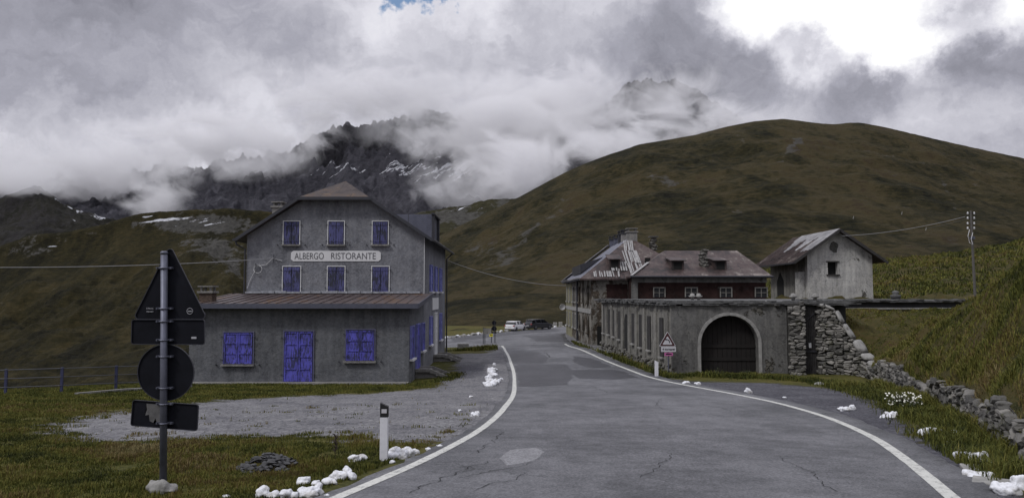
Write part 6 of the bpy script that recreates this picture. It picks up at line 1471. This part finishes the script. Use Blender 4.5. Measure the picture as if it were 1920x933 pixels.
# ------------------------------------------------------------------ grass blades, weeds, flowers
def m_blades(name, cols):
    m, t, b = mat(name); at = t.new('ShaderNodeAttribute'); at.attribute_name = 'tint'
    k = len(cols); col = t.ramp(at.outputs['Fac'], [(i / (k - 1), q) for i, q in enumerate(cols)])
    t.put(b.inputs['Base Color'], col); b.inputs['Roughness'].default_value = .8; b.inputs['Specular IOR Level'].default_value = .15
    return m
M['blade'] = m_blades('grass_blades', [(.016, .021, .006), (.042, .050, .011), (.085, .090, .019), (.135, .125, .030), (.100, .066, .027), (.18, .15, .07)])
def blades(name, x, y, z, h, w_, tint, label, m=None, lean=.5):
    n = len(x); a = rng.uniform(0, 2 * np.pi, n); l = rng.uniform(.1, 1, n) * lean * h; la = a + rng.normal(0, .6, n)
    dx, dy = np.cos(a + np.pi / 2) * w_ / 2, np.sin(a + np.pi / 2) * w_ / 2; lx, ly = np.cos(la) * l, np.sin(la) * l
    v = np.empty((n, 5, 3), np.float32)
    v[:, 0] = np.stack([x - dx, y - dy, z - .02], 1); v[:, 1] = np.stack([x + dx, y + dy, z - .02], 1)
    v[:, 2] = np.stack([x - dx * .7 + lx * .35, y - dy * .7 + ly * .35, z + h * .6], 1); v[:, 3] = np.stack([x + dx * .7 + lx * .35, y + dy * .7 + ly * .35, z + h * .6], 1)
    v[:, 4] = np.stack([x + lx, y + ly, z + h * (1 - .25 * l / np.maximum(h, 1e-3))], 1)
    b_ = np.arange(n)[:, None] * 5; f = np.concatenate([b_ + [0, 1, 3], b_ + [0, 3, 2], b_ + [2, 3, 4]])
    return tag(npmesh(name, v.reshape(-1, 3), f, m or M['blade'], smooth=False, attrs={'tint': np.repeat(np.clip(tint, 0, 1), 5)}), label, 'grass', kind='stuff')
def ground_z(x, y):
    b_ = fbm(x * 0.5, y * 0.5, 4) * 0.10 + fbm(x * 2.1, y * 2.1, 3) * 0.035
    return G(x, y) + b_ * (1 - .8 * gravel_mask(x, y))
def scatter(n, x0, x1, y0, y1, near=False):
    x = rng.uniform(x0, x1, n); y = y0 * (y1 / y0) ** rng.uniform(0, 1, n) if near else rng.uniform(y0, y1, n); return x, y
def in_view(x, y, m=.06): return np.abs(x / y) < (.686 + m)
# left lawn in front
x, y = scatter(520000, -15, 2, 7.5, 23, True); g = gravel_mask(x, y); ok = in_view(x, y) & (x < xl(y) - .50) & (rng.uniform(0, 1, len(x)) > np.clip((g + .95 * fbm(x * 1.1, y * 2.2, 5) - .25) * 2.2, 0, .9995)) & (rng.uniform(0, 1, len(x)) < 1.25 + 1.6 * fbm(x * 1.4, y * 1.4, 4) - .35)
x, y = x[ok], y[ok]; cl = fbm(x * .9, y * .9, 4); cl2 = fbm(x * 3.2 + 9, y * 3.2, 3)
tuft = np.clip(cl * 1.6 + cl2 * 1.3, -1, 1); br = fbm(x * .45 + 30, y * .45, 3)
h = .022 + .045 * rng.uniform(0, 1, len(x)) ** 2 + .05 * np.clip(tuft, 0, 1) + .10 * np.clip(tuft - .25, 0, 1) * rng.uniform(0, 1, len(x))
tint = .44 + .62 * fbm(x * .35, y * .35 + 8, 4) + .26 * tuft + .38 * np.clip(br, 0, 1) + rng.normal(0, .12, len(x))
blades('lawn_grass', x, y, ground_z(x, y), h, .007 + .0006 * y, tint, 'short mossy lawn grass and brown weeds in the left foreground')
# band of lawn before the hotel and round the fence, coarser
x, y = scatter(150000, -26, -2, 22, 36, False); g = gravel_mask(x, y); ok = in_view(x, y) & (rng.uniform(0, 1, len(x)) > np.clip((g + .5 * fbm(x, y, 5) - .2) * 3, 0, .999)) & ~((x > ax0 - .5) & (y > YF - .7)) & (drop(x, y) < .3) & (x < xl(y) - 1)
x, y = x[ok], y[ok]; tuft = fbm(x * .8, y * .8, 4)
blades('yard_grass', x, y, ground_z(x, y), .04 + .07 * rng.uniform(0, 1, len(x)) ** 2, .03,   .38 + .5 * tuft + rng.normal(0, .1, len(x)), 'mossy grass strip between the gravel yard and the hotel')
# bank on the right: long rough grass
x, y = scatter(1150000, 4, 36, 7.5, 47, True); ok = in_view(x, y, .22) & (x > xw(y) - .16) & ~((x > 24) & (y > 46)) & (x < xw(y) + 14)
x, y = x[ok], y[ok]; cl = fbm(x * .55, y * .55, 5); cl2 = fbm(x * 2.4, y * 2.4, 3); ok = rng.uniform(0, 1, len(x)) < .70 + 1.4 * cl + .8 * cl2; x, y, cl, cl2 = x[ok], y[ok], cl[ok], cl2[ok]
amp_ = np.clip((x - xw(y) + .05) / 1.5, 0, 1); z = B(x, y) + amp_ * (fbm(x * .45, y * .45, 5) * .42 + fbm(x * 1.9, y * 1.9, 3) * .14) * np.clip(y / 12, .6, 2.2)
z = np.where((y > 43.5) & (x < 30), np.minimum(z, -.93), z)
terr = np.clip((y - 33) / 5, 0, 1); h = (.035 + .10 * rng.uniform(0, 1, len(x)) ** 1.7 + .22 * np.clip(cl + cl2 * .8, 0, 1)) * (1 - .6 * terr)
ed = x < xw(y) + .4; h = np.where(ed, h * 1.25 + .05, h); z = np.where(x < xw(y) + .05, z - .14, z)
blades('bank_grass', x, y, z, h, .006 + .0009 * y,   .50 + .55 * fbm(x * .25 + 5, y * .25, 4) + .40 * cl2 + .45 * np.clip(fbm(x * .5 + 70, y * .5, 3), -.3, 1) * (1 - terr) + rng.normal(0, .13, len(x)), 'long rough brown green grass on the right bank', lean=1.1)
# heath on the knoll behind the outbuilding
x, y = scatter(160000, 20, 78, 58, 112, False); ok = in_view(x, y, .05) & ((x > 29.5) | (y > 70)); x, y = x[ok], y[ok]; cl = fbm(x * .12, y * .12, 5); cl2 = fbm(x * .6, y * .6, 3)
ok = rng.uniform(0, 1, len(x)) < .6 + 1.3 * cl; x, y, cl, cl2 = x[ok], y[ok], cl[ok], cl2[ok]
x0_ = xw(y) - .05; z = B(x, y) + (fbm(x * .45, y * .45, 5) * .42 + fbm(x * 1.9, y * 1.9, 3) * .14) * np.clip(y / 12, .6, 2.2)
blades('heath_grass', x, y, z, .10 + .30 * rng.uniform(0, 1, len(x)) ** 2, .12, .34 + .7 * cl + .4 * cl2 + rng.normal(0, .12, len(x)), 'dark rough heath grass on the knoll behind the flat roof', lean=1.0)
# verges: foot of the arched outbuilding, foot of the retaining wall, along the ruined houses
def verge(n, pts, wid, h0, h1, label, ti=.3):
    P_ = np.array([tuple(hit(*q))[:2] for q in pts]); d = np.r_[0, np.cumsum(np.hypot(*np.diff(P_, axis=0).T))]; s = rng.uniform(0, d[-1], n)
    x = np.interp(s, d, P_[:, 0]); y = np.interp(s, d, P_[:, 1]); off = rng.normal(0, wid, n); x = x + off * .7; y = y + off * .5 * rng.choice([-1, 1], n)
    ok = (x > xr(y) + .75) & (x < xw(y) + .15) | (x < xl(y) - .5); ok &= rng.uniform(0, 1, n) < .6 + 1.2 * fbm(x * .9, y * .9, 4); x, y = x[ok], y[ok]
    t_ = fbm(x * .8 + 3, y * .8, 4); blades('verge_grass', x, y, ground_z(x, y), h0 + (h1 - h0) * rng.uniform(0, 1, len(x)) ** 2 * (1 + t_), .006 + .0008 * y, ti + .4 * t_ + rng.normal(0, .13, len(x)), label, lean=.8)
verge(30000, [(1100, 660), (1140, 673), (1190, 692), (1240, 708)], .5, .05, .35, 'weeds along the foot of the buttressed side wall')
verge(26000, [(1235, 708), (1300, 706), (1380, 707), (1470, 709), (1540, 718), (1640, 728)], .42, .05, .28, 'weeds along the foot of the arched outbuilding')
verge(60000, [(1560, 722), (1640, 740), (1700, 765), (1760, 800), (1830, 850), (1890, 900)], .42, .05, .30, 'rough grass along the foot of the low stone wall')
verge(30000, [(1640, 724), (1720, 750), (1772, 778), (1820, 800), (1880, 830), (1915, 858)], .22, .10, .42, 'tall brown grass against the foot of the low stone wall', .42)
verge(9000, [(872, 657), (900, 655), (925, 652)], .9, .05, .35, 'grass and weeds on the small junction island', .4)
verge(7000, [(1065, 640), (1085, 650), (1110, 662)], .4, .04, .25, 'thin weeds at the foot of the ruined house')
verge(5000, [(770, 722), (800, 717), (835, 712), (850, 700)], .35, .04, .2, 'weeds below the hotel steps', .3)
# broad leaved weeds along the outbuilding foot
def leafy(u, v, hpx, wpx, n, label, cols=(.02, .03, .01), cat='plant', name='weed_plant', ground=None):
    p = hit(u, v) if ground is None else ground; k = p.y / F; H, Wd = hpx * k, wpx * k
    e_ = empty(name, tuple(p)); tag(e_, label, cat)
    mb = MB(); lf = MB()
    for i in range(max(4, n // 12)):
        a = random.uniform(0, 6.28); rr = random.uniform(.2, 1) * Wd / 2; top = Vector((math.cos(a) * rr, math.sin(a) * rr, H * random.uniform(.6, 1)))
        mb.tube([(math.cos(a) * rr * .2, math.sin(a) * rr * .2, -.03), top * .55 + Vector((0, 0, H * .1)), top], [.008, .006, .003], 4)
    for i in range(n):
        a = random.uniform(0, 6.28); rr = random.uniform(0, 1) ** .6 * Wd / 2; z = H * random.uniform(.08, .95) * (1 - .4 * rr / (Wd / 2)); c = Vector((math.cos(a) * rr, math.sin(a) * rr, z)); s = random.uniform(.03, .07)
        d = Vector((random.uniform(-1, 1), random.uniform(-1, 1), random.uniform(-.5, .6))).normalized(); q = d.cross(Vector((random.uniform(-1, 1), random.uniform(-1, 1), 1))).normalized() * s * .4
        lf.quad(c, c + d * s * .5 + q, c + d * s, c + d * s * .5 - q)
    mb.build('stem', M['stem'], e_); lf.build('leaves', M['leaf'], e_)
    return e_, H, Wd
M['stem'] = m_simple('stem', (.045, .045, .02), .9, bs=0); M['leaf'] = m_simple('leaf', (.030, .042, .012), .8, var=.6, scale=20, bs=0); M['dead'] = m_simple('dead_stalk', (.035, .025, .018), .9, bs=0)
M['petal'] = m_simple('daisy_petal', (.72, .71, .64), .7, bs=0)
leafy(1228, 703, 34, 24, 260, 'dark leafy weed against the corner of the outbuilding behind the delineator')
leafy(1345, 706, 18, 34, 200, 'low leafy weed in front of the left part of the arched gate')
leafy(1400, 706, 15, 28, 160, 'low leafy weed in front of the right part of the arched gate')
e_, H, Wd = leafy(1697, 768, 32, 62, 700, 'clump of white daisies beside the lay-by', name='daisy_clump', cat='flowers')
fl = MB()
for i in range(70):
    a, rr = random.uniform(0, 6.28), random.random() ** .5 * Wd * .52; c = Vector((math.cos(a) * rr - .06, math.sin(a) * rr * .8 - .05, H * random.uniform(.35, 1.12) * (1 - .3 * rr / Wd)))
    s = random.uniform(.022, .036); tl = Matrix.Rotation(random.uniform(.2, 1.3), 3, 'X') @ Matrix.Rotation(random.uniform(-.6, .6), 3, 'Y')
    fl.prism([c + tl @ Vector((s * (1 if j % 2 else .6) * math.cos(j * math.pi / 8), s * (1 if j % 2 else .6) * math.sin(j * math.pi / 8), 0)) for j in range(16)], tl @ Vector((0, 0, .004)))
o = fl.build('blossoms', M['petal'], e_); o['kind'] = 'stuff'
p = hit(628, 864); e_ = empty('dead_stalk', tuple(p)); tag(e_, 'thin dead brown weed stalk standing in the lawn left of the delineator', 'plant')
mb = MB(); Hs = 50 * p.y / F; mb.tube([(0, 0, -.03), (.01, 0, Hs * .5), (-.005, 0, Hs)], [.008, .006, .004], 5); mb.build('stem', M['dead'], e_)
mb = MB()
for i in range(40): z = Hs * random.uniform(.35, 1); a = random.uniform(0, 6.28); mb.bar((0, 0, z), (.05 * math.cos(a), .05 * math.sin(a), z + .03), .012, .006)
mb.build('seed_heads', M['dead'], e_)
